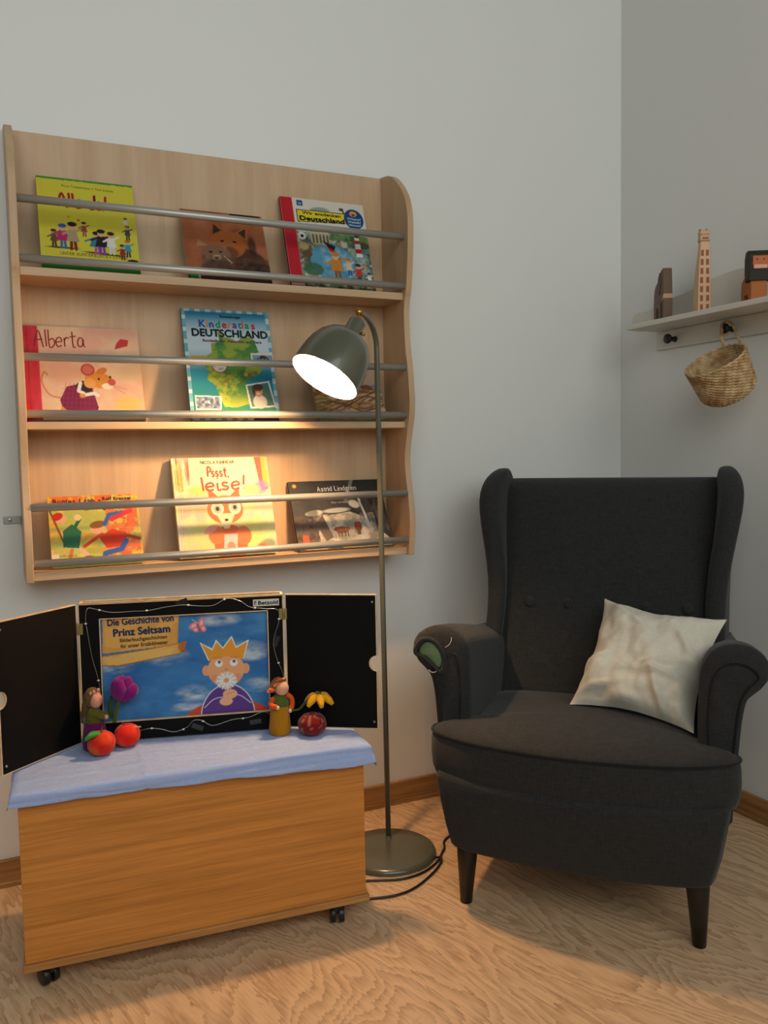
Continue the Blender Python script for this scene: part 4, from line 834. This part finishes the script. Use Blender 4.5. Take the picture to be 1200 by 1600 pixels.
# generic crowned child with a daisy
p.ell(74, -9, 30, 18, 'CE4A33'); p.ell(74, -2, 16.6, 20.5, 'F0E8E8'); p.ell(74, -2, 16.1, 20, '5A3A86')
SH = p.Z.copy(); p.Z = p.Z - 2.6
p.ell(61.5, 25, 2.4, 3.2, 'E6A274'); p.ell(85.5, 25, 2.4, 3.2, 'E6A274')
p.ell(73.5, 25, 11.2, 10, 'E9A878'); p.poly([(62.5, 26), (66, 17), (73.5, 12), (81, 17), (84.5, 26)], 'E9A878'); p.ell(67, 20, 3, 2.2, 'DE8A6A', 0, .6, 1.5); p.ell(80, 20, 3, 2.2, 'DE8A6A', 0, .6, 1.5)
p.poly([(63, 31), (58, 43), (65.5, 38.5), (68, 44), (72, 39), (77.5, 46), (80, 39), (88, 43), (84.5, 31), (74, 34)], 'E8EADC'); p.poly([(63.7, 31), (59, 42), (65.6, 37.3), (68.2, 42.6), (72, 38), (77.3, 44.6), (79.8, 38), (87, 41.8), (84, 31), (74, 33.5)], 'E89A34')
for ex_, ez in ((69.3, 29), (78.3, 29)): p.ell(ex_, ez, 2.3, 2.2, 'F2F0EC'); p.ell(ex_ + .2, ez + .9, 1.0, 1.0, '4A5A7A')
p.line([(66.5, 32.5), (71, 32.7)], .4, 'B8743A'); p.line([(76.5, 32.8), (81, 32.4)], .4, 'B8743A'); p.line([(73, 26), (74.6, 24.8), (73, 24.4)], .4, 'C87A50')
p.line(smooth_pts([(60, 2), (66, 7), (75, 8)]), .5, 'D8CCE8'); p.line(smooth_pts([(88, 3), (82, 8), (77, 9)]), .5, 'D8CCE8')
p.line([(74.5, 8), (74, 17)], .9, '5A7A3A'); p.ell(75.5, 9.5, 4.4, 3, 'EDB088'); p.ell(73, 5, 4, 2.6, 'EDB088'); p.line([(73, 9.5), (78, 10.5)], .3, 'B8744A')
for k in range(22):
    t = 2 * math.pi * k / 22; p.line([(73.5 + 1 * math.cos(t), 18 + 1 * math.sin(t)), (73.5 + 6 * math.cos(t), 18 + 5.2 * math.sin(t))], .95, 'F2F0EA' if k % 2 else 'D4D6DA')
p.ell(73.5, 18.2, 1.7, 1.5, 'E0A050'); p.Z = SH
m = MB(); m.box((0, 0, 0), (cw, .0012, chh), 0, lin('C8C8C8')); p.into(m, -.0003)
text(m, 'Die Geschichte von', u(cw, 4.6), u(cw, 58.6), u(cw, 4.2), u(cw, 38.5), '24345A', -.0006, ang=.028, bold=u(cw, .22))
text(m, 'Prinz Seltsam', u(cw, 7.8), u(cw, 52.0), u(cw, 4.6), u(cw, 33), '24345A', -.0006, ang=.032, bold=u(cw, .3))
text(m, 'Bilderbuchgeschichten', u(cw, 11.4), u(cw, 48.3), u(cw, 2.3), u(cw, 27.5), '4A3A24', -.0006, ang=.035, bold=u(cw, .1))
text(m, 'für unser Erzähltheater', u(cw, 11.6), u(cw, 44.7), u(cw, 2.3), u(cw, 27.8), '4A3A24', -.0006, ang=.040, bold=u(cw, .1))
m.v = [v for v in m.v]
pc = m.build('picture_card', M_PRINT2, auto=False); pc.location = A + TDIR * OX0 + Vector((-TDIR.y * .0085, TDIR.x * .0085, 0)) + Vector((0, 0, OZ0)); pc.rotation_euler = (0, 0, TROT)
tag(pc, 'large blue picture card titled Die Geschichte von Prinz Seltsam inside the black theatre frame', 'picture')
# wire light string taped round the frame
fl = thing('fairy_light_string', 'thin silver wire light string winding around the black theatre frame', 'light string', A, (0, 0, TROT))
rnd = random.Random(11)
pth = [(.025, .04), (.040, .12), (.028, .20), (.022, .262), (.016, .285), (.024, .318), (.040, .314), (.075, .309), (.12, .303), (.16, .306), (.20, .315), (.24, .318), (.27, .313), (.31, .311), (.34, .323), (.37, .318), (.395, .301), (.43, .298), (.457, .289), (.460, .262), (.450, .22), (.455, .18), (.468, .13), (.462, .08), (.445, .035), (.42, .045), (.38, .033), (.34, .030), (.30, .019), (.27, .035), (.255, .036), (.235, .018), (.21, .013), (.18, .022), (.15, .026), (.12, .020), (.08, .028)]
sp_ = smooth_pts([(x + rnd.uniform(-.003, .003), z + rnd.uniform(-.003, .003)) for x, z in pth], 6)
wv = MB().tube([(x, -.0032 - .0015 * math.sin(i * .5), z) for i, (x, z) in enumerate(sp_)], .0009, 5); wv.build('wire', M_STEEL, fl)
for i in range(8, len(sp_) - 4, 15):
    x, z = sp_[i]; MB().ball((x, -.0042, z), .0022, 8, sc=(1.6, 1, 1)).build('small_bulb', simple('clear_bulb', 'D8D8D0', .15) if i == 8 else bpy.data.materials['clear_bulb'], fl)
for x, z, a in ((.235, .322, .3), (.262, .018, -.4), (.455, .215, 1.2), (.40, .02, .1)):
    b = MB(); ca, sa = math.cos(a), math.sin(a); q = [(-.014, -.006), (.014, -.006), (.014, .006), (-.014, .006)]
    q = [(x + p_[0] * ca - p_[1] * sa, z + p_[0] * sa + p_[1] * ca) for p_ in q]; b.prism(q, -.0012, -.0009)
    b.build('tape_strip', simple('clear_tape', '2A2A2C', .12) if x == .235 else bpy.data.materials['clear_tape'], fl)

# ---------------------------------------------------------------- felt dolls and fruit on the cloth
ZC_ = TH + .0055
FUZZ = 0.0012
def felt(mb, name, parent=None, amp=.0012, sub=0, label=None):
    o = mb.build(name, M_FELT, parent)
    for v in o.data.vertices:
        v.co += v.co.normalized() * 0; n_ = noise.noise_vector(v.co * 90) * amp; v.co += n_
    if label: o['label'] = label
    return o
k_ = M_FELT; nt = NT('felt_tmp')
t_ = M_FELT.node_tree; nz_ = t_.nodes.new('ShaderNodeTexNoise'); nz_.inputs['Scale'].default_value = 500; nz_.inputs['Detail'].default_value = 4
bp_ = t_.nodes.new('ShaderNodeBump'); bp_.inputs['Strength'].default_value = .6; bp_.inputs['Distance'].default_value = .001
tc_ = t_.nodes.new('ShaderNodeTexCoord'); t_.links.new(tc_.outputs['Object'], nz_.inputs['Vector']); t_.links.new(nz_.outputs['Fac'], bp_.inputs['Height']); t_.links.new(bp_.outputs[0], t_.nodes['Principled BSDF'].inputs['Normal'])
t_.nodes['Principled BSDF'].inputs['Specular IOR Level'].default_value = .15; t_.nodes['Principled BSDF'].inputs['Sheen Weight'].default_value = .15
bpy.data.materials.remove(nt.m)
def onpix(x, y, z):
    d = R_ * ((x - 600) / 1317) - U_ * ((y - 800) / 1317) + F_; t = (z - CAM.z) / d.z; return CAM + d * t
def at(u_, n_): return A + TDIR * u_ + TN * n_ + Vector((0, 0, ZC_ - A.z))
def fruit(px, py, rx, rz, col1, col2, name, label, cat, ribs=0):
    """base at a point on the cloth; flattened ball with a dimple"""
    g = at(px, py); r = thing(name, label, cat, g)
    b = MB(); n = 28; rings = []; cols = []; c1, c2 = np.array(lin(col1)), np.array(lin(col2))
    for i in range(n + 1):
        t = math.pi * i / n; rr = rx * math.sin(t) ** .85 if 0 < i < n else .0004; z = rz * (1 - math.cos(t)); 
        z -= .22 * rz * math.exp(-((rr / rx) / .28) ** 2) if i > n / 2 else 0
        z += .12 * rz * math.exp(-((rr / rx) / .3) ** 2) if i < n / 2 else 0
        ring = []
        for k in range(32):
            a = 2 * math.pi * k / 32; q = 1 + (.035 * math.cos(ribs * a) if ribs else .02 * math.cos(5 * a) * (1 if i > n / 2 else .2))
            ring.append((rr * q * math.cos(a), rr * q * math.sin(a), z))
            m_ = (max(0, noise.noise(Vector((math.cos(a) * 1.5, math.sin(a) * 1.5, z * 30))) + .15)) if not ribs else (1.0 if (math.cos(ribs * a + 6 * noise.noise(Vector((a, z * 40, 0)))) > .93 and i > n * .3) else 0) * .55
            cols.append(tuple(c1 * (1 - m_) + c2 * m_))
        rings.append(ring)
    b.loft(rings); b.c = cols; felt(b, 'body', r, .0008)
    return r, g
r1, g1 = fruit(.052, .082, .031, .028, 'D8281C', 'EE6A2C', 'felt_apple', 'red felt apple with a green leaf, nearest the cloth front', 'felt apple')
b = MB().tube([(0, 0, .042), (.001, 0, .056), (.004, 0, .066)], [.0016, .0014, .001], 7, col=lin('6A4A22')); felt(b, 'stem', r1, .0002)
lf = MB(); rings = []
for i in range(11):
    t = i / 10; wd = .0115 * math.sin(math.pi * min(1, t * .96 + .02)) ** .7 + .0006; x = -.002 - .034 * t; z = .054 + .004 * math.sin(t * 2.5) - .012 * t * t
    rings.append([(x, -.010 - wd * .95 + .0, z - .005), (x, -.010, z + .0022), (x, -.010 + wd * .95, z + .003), (x, -.010, z - .0012)])
lf.loft(rings, col=lin('3FA23A')); felt(lf, 'leaf', r1, .0006, label='green felt leaf')
r2, g2 = fruit(.103, .036, .0295, .027, 'E02418', 'EC4A28', 'felt_apple', 'red felt apple with a pale wooden stick, beside the purple doll', 'felt apple')
b = MB().tube([(-.002, 0, .041), (-.006, 0, .052), (-.012, 0, .060)], [.002, .0016, .0012], 7, col=lin('6A4020')); felt(b, 'stem', r2, .0002)
b = MB().tube([(.004, -.004, .047), (.016, -.010, .046), (.030, -.014, .046)], [.0028, .0035, .0015], 8, col=lin('B89A68')); felt(b, 'dry_leaf', r2, .0005)
r3, g3 = fruit(.532, .058, .034, .0268, '7A1416', 'B89068', 'felt_pumpkin', 'dark red felt pumpkin with pale stripes beside the yellow flower doll', 'felt pumpkin', 9)
b = MB().lathe([(.010, .040), (.008, .043), (.003, .046), (.0005, .046)], n=14, col=lin('A88A48')); felt(b, 'stem_spot', r3, .0006)

def lay(n, fn, col): # helper for limbs
    pass
# doll in purple dress
d1 = at(.031, .031); D1 = thing('felt_doll', 'felt doll in purple dress and green shawl holding a purple tulip', 'doll', d1)
b = MB().lathe([(.022, 0), (.0235, .004), (.024, .015), (.0225, .03), (.019, .044), (.0150, .056), (.010, .064), (.004, .067), (.0004, .068)], n=28, col=lin('6A1458')); felt(b, 'dress', D1)
b = MB().lathe([(.0185, .044), (.0178, .052), (.0150, .060), (.0105, .0675), (.006, .071)], n=24, col=lin('5E5A1C')); felt(b, 'shawl', D1)
b = MB().ball((.004, -.005, .083), .0125, 18, col=lin('E09A84'), sc=(1, 1, 1.12)); felt(b, 'head', D1, .0003)
hb = MB().ball((-.002, .003, .086), .0165, 18, col=lin('6E5426'), sc=(1, .95, 1.05)); 
for k in range(6): hb.tube(smooth_pts([(-.012 + k * .002, -.002 + k * .002, .088), (-.019 + k * .0015, -.002 + k * .002, .072), (-.020 + k * .002, .0, .055)], 4), [.005] * 8 + [.003], 7, col=lin('7A4A2A' if k % 2 else '5A4420'))
felt(hb, 'hair', D1, .0014)
b = MB().ball((.000, -.012, .0985), .0035, 8, col=lin('D88A70')); b.ball((.009, -.010, .1005), .003, 8, col=lin('E09A90')); b.ball((-.006, -.012, .0965), .003, 8, col=lin('C8A070')); felt(b, 'hair_flowers', D1, .0004)
for s, hx, hy, hz in ((-1, .018, -.022, .056), (1, .030, -.010, .056)):
    b = MB().tube(smooth_pts([(s * .009, -.006, .064), (.010, -.018 if s < 0 else -.006, .058), (hx, hy, hz)], 5), [.0075, .0075, .007, .007, .0065, .0065, .006, .0055, .005, .0045, .004], 9, col=lin('646020')); a_ = felt(b, 'arm', D1, .0006)
    b = MB().ball((hx + .003, hy, hz), .0042, 10, col=lin('E8A890')); felt(b, 'hand', a_, .0002)
D1.scale = (1.15, 1.15, 1.38)
T1 = thing('felt_tulip', 'purple felt tulip held up by the doll in purple', 'felt flower', d1 + Vector((.042, -.020, .045)))
T1.scale = (1.25, 1.25, 1.25)
b = MB().tube(smooth_pts([(.0, .0, .012), (.003, 0, .03), (.010, .0, .052)], 5), .0036, 8, col=lin('4A5A1E')); felt(b, 'stem', T1, .0005)
b = MB().tube(smooth_pts([(-.002, .004, .018), (-.006, .006, .038), (-.002, .008, .062)], 5), [.002, .003, .004, .0045, .005, .005, .005, .0045, .004, .003, .0015], 8, col=lin('2F4A2A')); felt(b, 'leaf', T1, .0005)
for k, (a, tl, lx) in enumerate(((0, .03, .000), (2.1, .03, 0), (4.2, .03, 0), (-.5, .55, .010), (1.4, .05, 0), (3.2, .05, 0))):
    b = MB(); pts = []; rr = []
    for i in range(8):
        t = i / 7; o_ = .011 * math.sin(t * math.pi * .62) * (1 if k != 3 else 1.9); pts.append((.012 + math.cos(a) * o_ + t * .006, math.sin(a) * o_, .052 + t * (.042 if k != 3 else .030))); rr.append(.0035 + .0082 * math.sin(math.pi * min(1, t * .88 + .08)))
    b.tube(pts, rr, 10, col=lin('7A1470')); felt(b, 'petal', T1, .0008)
# doll in mustard dress
d2 = at(.457, .030); D2 = thing('felt_doll', 'felt doll in mustard dress with orange arms, holding a yellow flower', 'doll', d2)
b = MB().lathe([(.021, 0), (.0232, .003), (.0238, .012), (.0225, .03), (.0205, .048), (.018, .062), (.014, .072), (.006, .078), (.0004, .079)], n=28, col=lin('B87A14')); felt(b, 'dress', D2)
b = MB().lathe([(.0192, .060), (.0196, .066), (.0175, .074), (.012, .081), (.006, .084)], n=24, col=lin('5C6A28')); felt(b, 'bodice', D2)
b = MB().ball((.004, -.007, .097), .0155, 18, col=lin('E4AC8C')); felt(b, 'head', D2, .0003)
hb = MB().ball((.0, .004, .100), .0175, 18, col=lin('4A2A18'), sc=(1.05, .8, 1.0)); hb.tube(smooth_pts([(.012, -.006, .114), (-.004, -.013, .115), (-.016, -.010, .106), (-.021, -.008, .096)], 5), .0045, 8, col=lin('8A4A20')); felt(hb, 'hair', D2, .0013)
b = MB().tube(smooth_pts([(.010, -.010, .1175), (-.006, -.014, .113), (-.016, -.014, .104)], 5), .0028, 8, col=lin('D8884A')); b.ball((-.021, -.012, .097), .0055, 10, col=lin('D8642A'), sc=(1.5, 1, .9)); b.ball((-.028, -.012, .095), .0035, 8, col=lin('E09060')); felt(b, 'hair_band', D2, .0004)
for P_, hc in (([(-.014, -.004, .076), (-.024, -.012, .070), (-.022, -.020, .066), (-.014, -.023, .063)], (-.012, -.024, .062)), ([(.015, -.004, .082), (.025, -.006, .074), (.026, -.009, .060), (.020, -.014, .052)], (.019, -.016, .050))):
    b = MB().tube(smooth_pts(P_, 5), .0056, 9, col=lin('DC5A1E')); a_ = felt(b, 'arm', D2, .0005)
    b = MB().ball(hc, .0045, 10, col=lin('ECCBA8')); felt(b, 'hand', a_, .0002)
D2.scale = (1.1, 1.1, 1.16)
F1 = thing('felt_flower', 'yellow felt flower on a green stem held by the mustard doll', 'felt flower', d2 + Vector((.024, -.020, .058)))
F1.scale = (1.2, 1.2, 1.2)
b = MB().tube(smooth_pts([(0, 0, 0), (.014, -.003, .002), (.024, -.006, .012), (.038, -.010, .024), (.050, -.014, .032)], 5), [.0022] * 8 + [.0028] * 13, 8, col=lin('4A5424')); b.ball((.052, -.014, .029), .0068, 10, col=lin('4A5424'), sc=(1, 1, .9)); felt(b, 'stem', F1, .0005)
for k in range(6):
    a = 2 * math.pi * k / 6 + .35; b = MB(); pts = []; rr = []
    for i in range(7):
        t = i / 6; pts.append((.053 + math.cos(a) * (.004 + .025 * t), -.014 + math.sin(a) * (.004 + .025 * t), .0275 - .003 * t - .014 * t * t)); rr.append(.0022 + .0058 * math.sin(math.pi * min(1, .12 + t * .8)))
    b.tube(pts, rr, 9, col=lin('F0AE18')); felt(b, 'petal', F1, .0005)

# ---------------------------------------------------------------- white wall shelf with knobs
ws = thing('white_wall_shelf', 'white wall shelf with wavy backboard and black knobs on the right wall', 'shelf', (0, 0, 0))
YS0, YS1 = -.187, -.95
MB().box((-.14, YS1, 1.479), (-.012, YS0, 1.495)).build('shelf_board', M_WHITE, ws, bevel=.002)
wave = smooth_pts([(-.080, 1.528), (-.084, 1.552), (-.117, 1.553), (-.149, 1.554), (-.187, 1.566), (-.272, 1.580), (-.312, 1.584), (-.374, 1.597), (-.432, 1.609), (-.514, 1.616), (-.586, 1.609), (-.68, 1.590), (-.80, 1.60), (YS1, 1.615)], 4)
P = [(-.080, 1.500)] + wave + [(YS1, 1.4955), (-.19, 1.4955), (-.19, 1.500)]
b = MB(); n = len(P); b.add([(-.0015, y, z) for y, z in P] + [(-.012, y, z) for y, z in P], [tuple(range(n)), tuple(range(n, 2 * n))] + [(i, (i + 1) % n, (i + 1) % n + n, i + n) for i in range(n)]); b.build('wavy_backboard', M_WHITE, ws)
MB().box((-.012, YS1, 1.420), (-.0015, YS0, 1.479)).build('knob_rail', M_WHITE, ws, bevel=.0015)
for y, z in ((-.270, 1.4465), (-.500, 1.4465), (-.73, 1.4465)):
    MB().lathe([(.010, .0), (.0085, .003), (.0072, .012), (.0075, .020), (.0135, .025), (.0155, .030), (.0145, .0355), (.009, .038), (.0005, .0385)], (-.012, y, z), (-1, 0, 0), 24).build('knob', M_BLACK, ws)

# wooden toy animals
def toy_elephant():
    a = math.radians(62); d = Vector((math.cos(a), math.sin(a), 0)); n = Vector((-d.y, d.x, 0)); g = Vector((-.092, -.322, 1.4955))
    r = thing('toy_elephant', 'dark wooden toy elephant at the left end of the white wall shelf', 'toy elephant', g, (0, 0, a))
    P = smooth_pts([(.004, .0), (-.001, .03), (-.003, .07), (.0, .11), (.003, .140), (.006, .157), (.014, .160), (.020, .155), (.026, .158), (.034, .152), (.042, .135), (.06, .128), (.085, .122), (.105, .105), (.112, .07), (.112, .0)], 3) + [(.088, 0), (.086, .035), (.078, .048), (.066, .048), (.060, .035), (.058, 0), (.040, 0), (.038, .04), (.030, .062), (.022, .06), (.016, .04), (.014, .0)]
    MB().prism(P, -.0135, .0135, 0, lin('6E5848')).build('body', M_MATT, r, bevel=.0015)
    MB().prism([(-.004, .066), (.012, .062), (.012, .074), (-.004, .080)], -.0142, .0142, 0, lin('C8A07A')).build('tusk', M_MATT, r, bevel=.001)
    for s in (-1, 1): MB().prism(catmull_ring([(.030, .150), (.052, .138), (.058, .108), (.046, .084), (.032, .098), (.026, .125)], 4), s * .0135 - .003, s * .0135 + .003, 0, lin('5E4A3C')).build('ear', M_MATT, r, bevel=.001)
toy_elephant()
def toy_giraffe():
    a = math.radians(60); g = Vector((-.095, -.472, 1.4955))
    r = thing('toy_giraffe', 'tall pale wooden toy giraffe with brown spots on the white wall shelf', 'toy giraffe', g, (0, 0, a))
    # local x = away from camera, y = across
    secs = [(0, .0185, .055), (.03, .0185, .054), (.08, .0180, .048), (.12, .0165, .040), (.16, .0145, .030), (.19, .0125, .024), (.203, .0120, .022)]
    rings = [[(-.002, -w_, z), (-.002, w_, z), (dp, w_, z), (dp, -w_, z)] for z, w_, dp in secs]
    o = MB().loft(rings, col=lin('D8B08C'), smooth=False).build('body', M_MATT, r, bevel=.002)
    b = MB(); rings = [[(x0, -w_, z), (x0, w_, z), (.024, w_, z), (.024, -w_, z)] for z, w_, x0 in ((.203, .0125, -.003), (.206, .0140, -.007), (.216, .0145, -.006), (.218, .0125, .0), (.222, .0125, .0), (.224, .0135, -.004), (.232, .0135, -.002), (.236, .012, .002))]
    b.loft(rings, col=lin('D0A884'), smooth=False); b.build('head', M_MATT, r, bevel=.001)
    b = MB()
    for s in (-1, 1): b.tube([(.016, s * .009, .234), (.016, s * .009, .241)], .003, 8, col=lin('6A4A34'))
    b.build('horns', M_MATT, r)
    for k in range(7):
        for s in (-1, 1):
            z = .014 + k * .026; w_ = .0185 - .0045 * max(0, (z - .09) / .1)
            MB().box((-.0032, s * w_ * .47 - .0040, z - .0085), (-.0018, s * w_ * .47 + .0040, z + .0085), 0, lin('9A5A34')).build('spot', M_MATT, o, bevel=.0015)
    MB().box((-.009, -.008, .2095), (-.0062, .008, .2125), 0, lin('7A4A30')).build('mouth', M_MATT, r)
toy_giraffe()
def toy_lion():
    a = math.radians(58); g = Vector((-.098, -.668, 1.4955))
    r = thing('toy_lion', 'brown wooden toy lion with dark mane on the white wall shelf', 'toy lion', g, (0, 0, a))
    MB().prism(smooth_pts([(0, 0), (-.002, .04), (.004, .065), (.03, .072), (.07, .070), (.088, .05), (.09, 0)], 4) + [(.068, 0), (.064, .022), (.03, .022), (.024, 0)], -.021, .021, 0, lin('A8602C')).build('body', M_MATT, r, bevel=.002)
    P = [(-.006, .052), (-.010, .09), (-.006, .122), (.008, .136), (.026, .134), (.036, .115), (.036, .075), (.030, .052)] + [(.024, .058), (.018, .050), (.012, .058), (.006, .050), (.0, .058)]
    MB().prism(P, -.028, .028, 0, lin('2C241F')).build('mane', M_MATT, r, bevel=.003)
    MB().box((-.013, -.020, .092), (-.008, .020, .118), 0, lin('B8683A')).build('face', M_MATT, r, bevel=.002)
    MB().box((-.016, -.018, .083), (-.008, .018, .094), 0, lin('D8A890')).build('muzzle', M_MATT, r, bevel=.002)
    b = MB().ball((-.0135, -.009, .108), .0018, 8, col=lin('15100C')); b.ball((-.0135, .009, .108), .0018, 8, col=lin('15100C')); b.build('eyes', M_MATT, r)
toy_lion()

# woven basket hanging from a knob
def woven():
    k = NT('braided_jute'); k.p.inputs['Roughness'].default_value = .9
    tc = k.n('ShaderNodeTexCoord'); nz = k.n('ShaderNodeTexNoise', inp={'Scale': 40.0, 'Detail': 6.0}); k.l(tc.outputs['Object'], nz.inputs['Vector'])
    cr = k.n('ShaderNodeValToRGB'); cr.color_ramp.elements[0].position = .35; cr.color_ramp.elements[1].position = .68
    cr.color_ramp.elements[0].color = (*lin('9C7448'), 1); cr.color_ramp.elements[1].color = (*lin('CDB388'), 1); k.l(nz.outputs['Fac'], cr.inputs[0]); k.l(cr.outputs[0], k.p.inputs['Base Color'])
    return k.m
M_JUTE = woven()
bc = rayd(1117, 562, 2.33); vv = (bc - CAM).normalized(); rr_ = (R_ - vv * R_.dot(vv)).normalized(); uu_ = rr_.cross(vv).normalized()
ov = (.937 * (-.447 * rr_ + .894 * uu_) - .32 * vv).normalized()
bs = thing('woven_basket', 'small braided jute basket hanging by its handle from a black knob', 'basket', bc)
# spiral-wound braid, both faces
def braid(mb, prof, nseg=64):
    for (r, h) in prof:
        pass
q = Vector((0, 0, 1)).rotation_difference(ov)
b = MB(); nrow = 17; Hb = .122
def rad(h): # h = depth below the rim
    t = h / Hb; return .0825 - .010 * t - .030 * max(0, (t - .72) / .28) ** 2
for k in range(nrow):
    h = Hb * (k + .5) / nrow; r = rad(h); pts = []
    for s in (0, 1):
        pts = []; rr = []
        for i in range(96):
            a = 2 * math.pi * i / 96; w_ = math.sin(a * 27 + k * 1.3 + s * math.pi)
            pts.append(q @ Vector(((r + .0012 * w_) * math.cos(a), (r + .0012 * w_) * math.sin(a), -h + (.0014 if s else -.0014) * 1.0 + .0012 * math.cos(a * 27 + k * 1.3 + s * math.pi)))); rr.append(.0032 + .0008 * w_)
        b.tube(pts, rr, 6, closed=True)
rad0 = rad(Hb)
b.lathe([(.0005, -Hb + .002), (rad0 * .5, -Hb + .001), (rad0 + .002, -Hb + .004)], (0, 0, 0), ov, 40, cap=False)
b.build('woven_body', M_JUTE, bs)
kn = Vector((-.040, -.500, 1.4545)) - bc
p1 = q @ Vector((0, 0, 0)); 
def rimpt(x, y):   # rim point that lies nearest to a picture direction, found on the circle
    best = None
    for i in range(180):
        a = 2 * math.pi * i / 180; P = q @ Vector((.0815 * math.cos(a), .0815 * math.sin(a), -.004)); W = P + bc - CAM; dz = W.dot(F_)
        e = (600 + 1317 * W.dot(R_) / dz - x) ** 2 + (800 - 1317 * W.dot(U_) / dz - y) ** 2
        if best is None or e < best[0]: best = (e, P)
    return best[1]
ra, rbb = rimpt(1130, 541), rimpt(1157, 545)
hp = smooth_pts([ra, ra.lerp(kn, .55) + rr_ * -.008, kn + uu_ * .004 + rr_ * -.010, kn + uu_ * .013 + rr_ * .002, kn + rr_ * .016 + uu_ * .008, rbb.lerp(kn, .55) + rr_ * .012, rbb], 8)
b = MB()
for s in (0, 2.1, 4.2):
    b.tube([Vector(p_) + rr_ * .0024 * math.cos(i * .9 + s) + vv * .0024 * math.sin(i * .9 + s) for i, p_ in enumerate(hp)], .0026, 6)
b.build('handle', M_JUTE, bs)
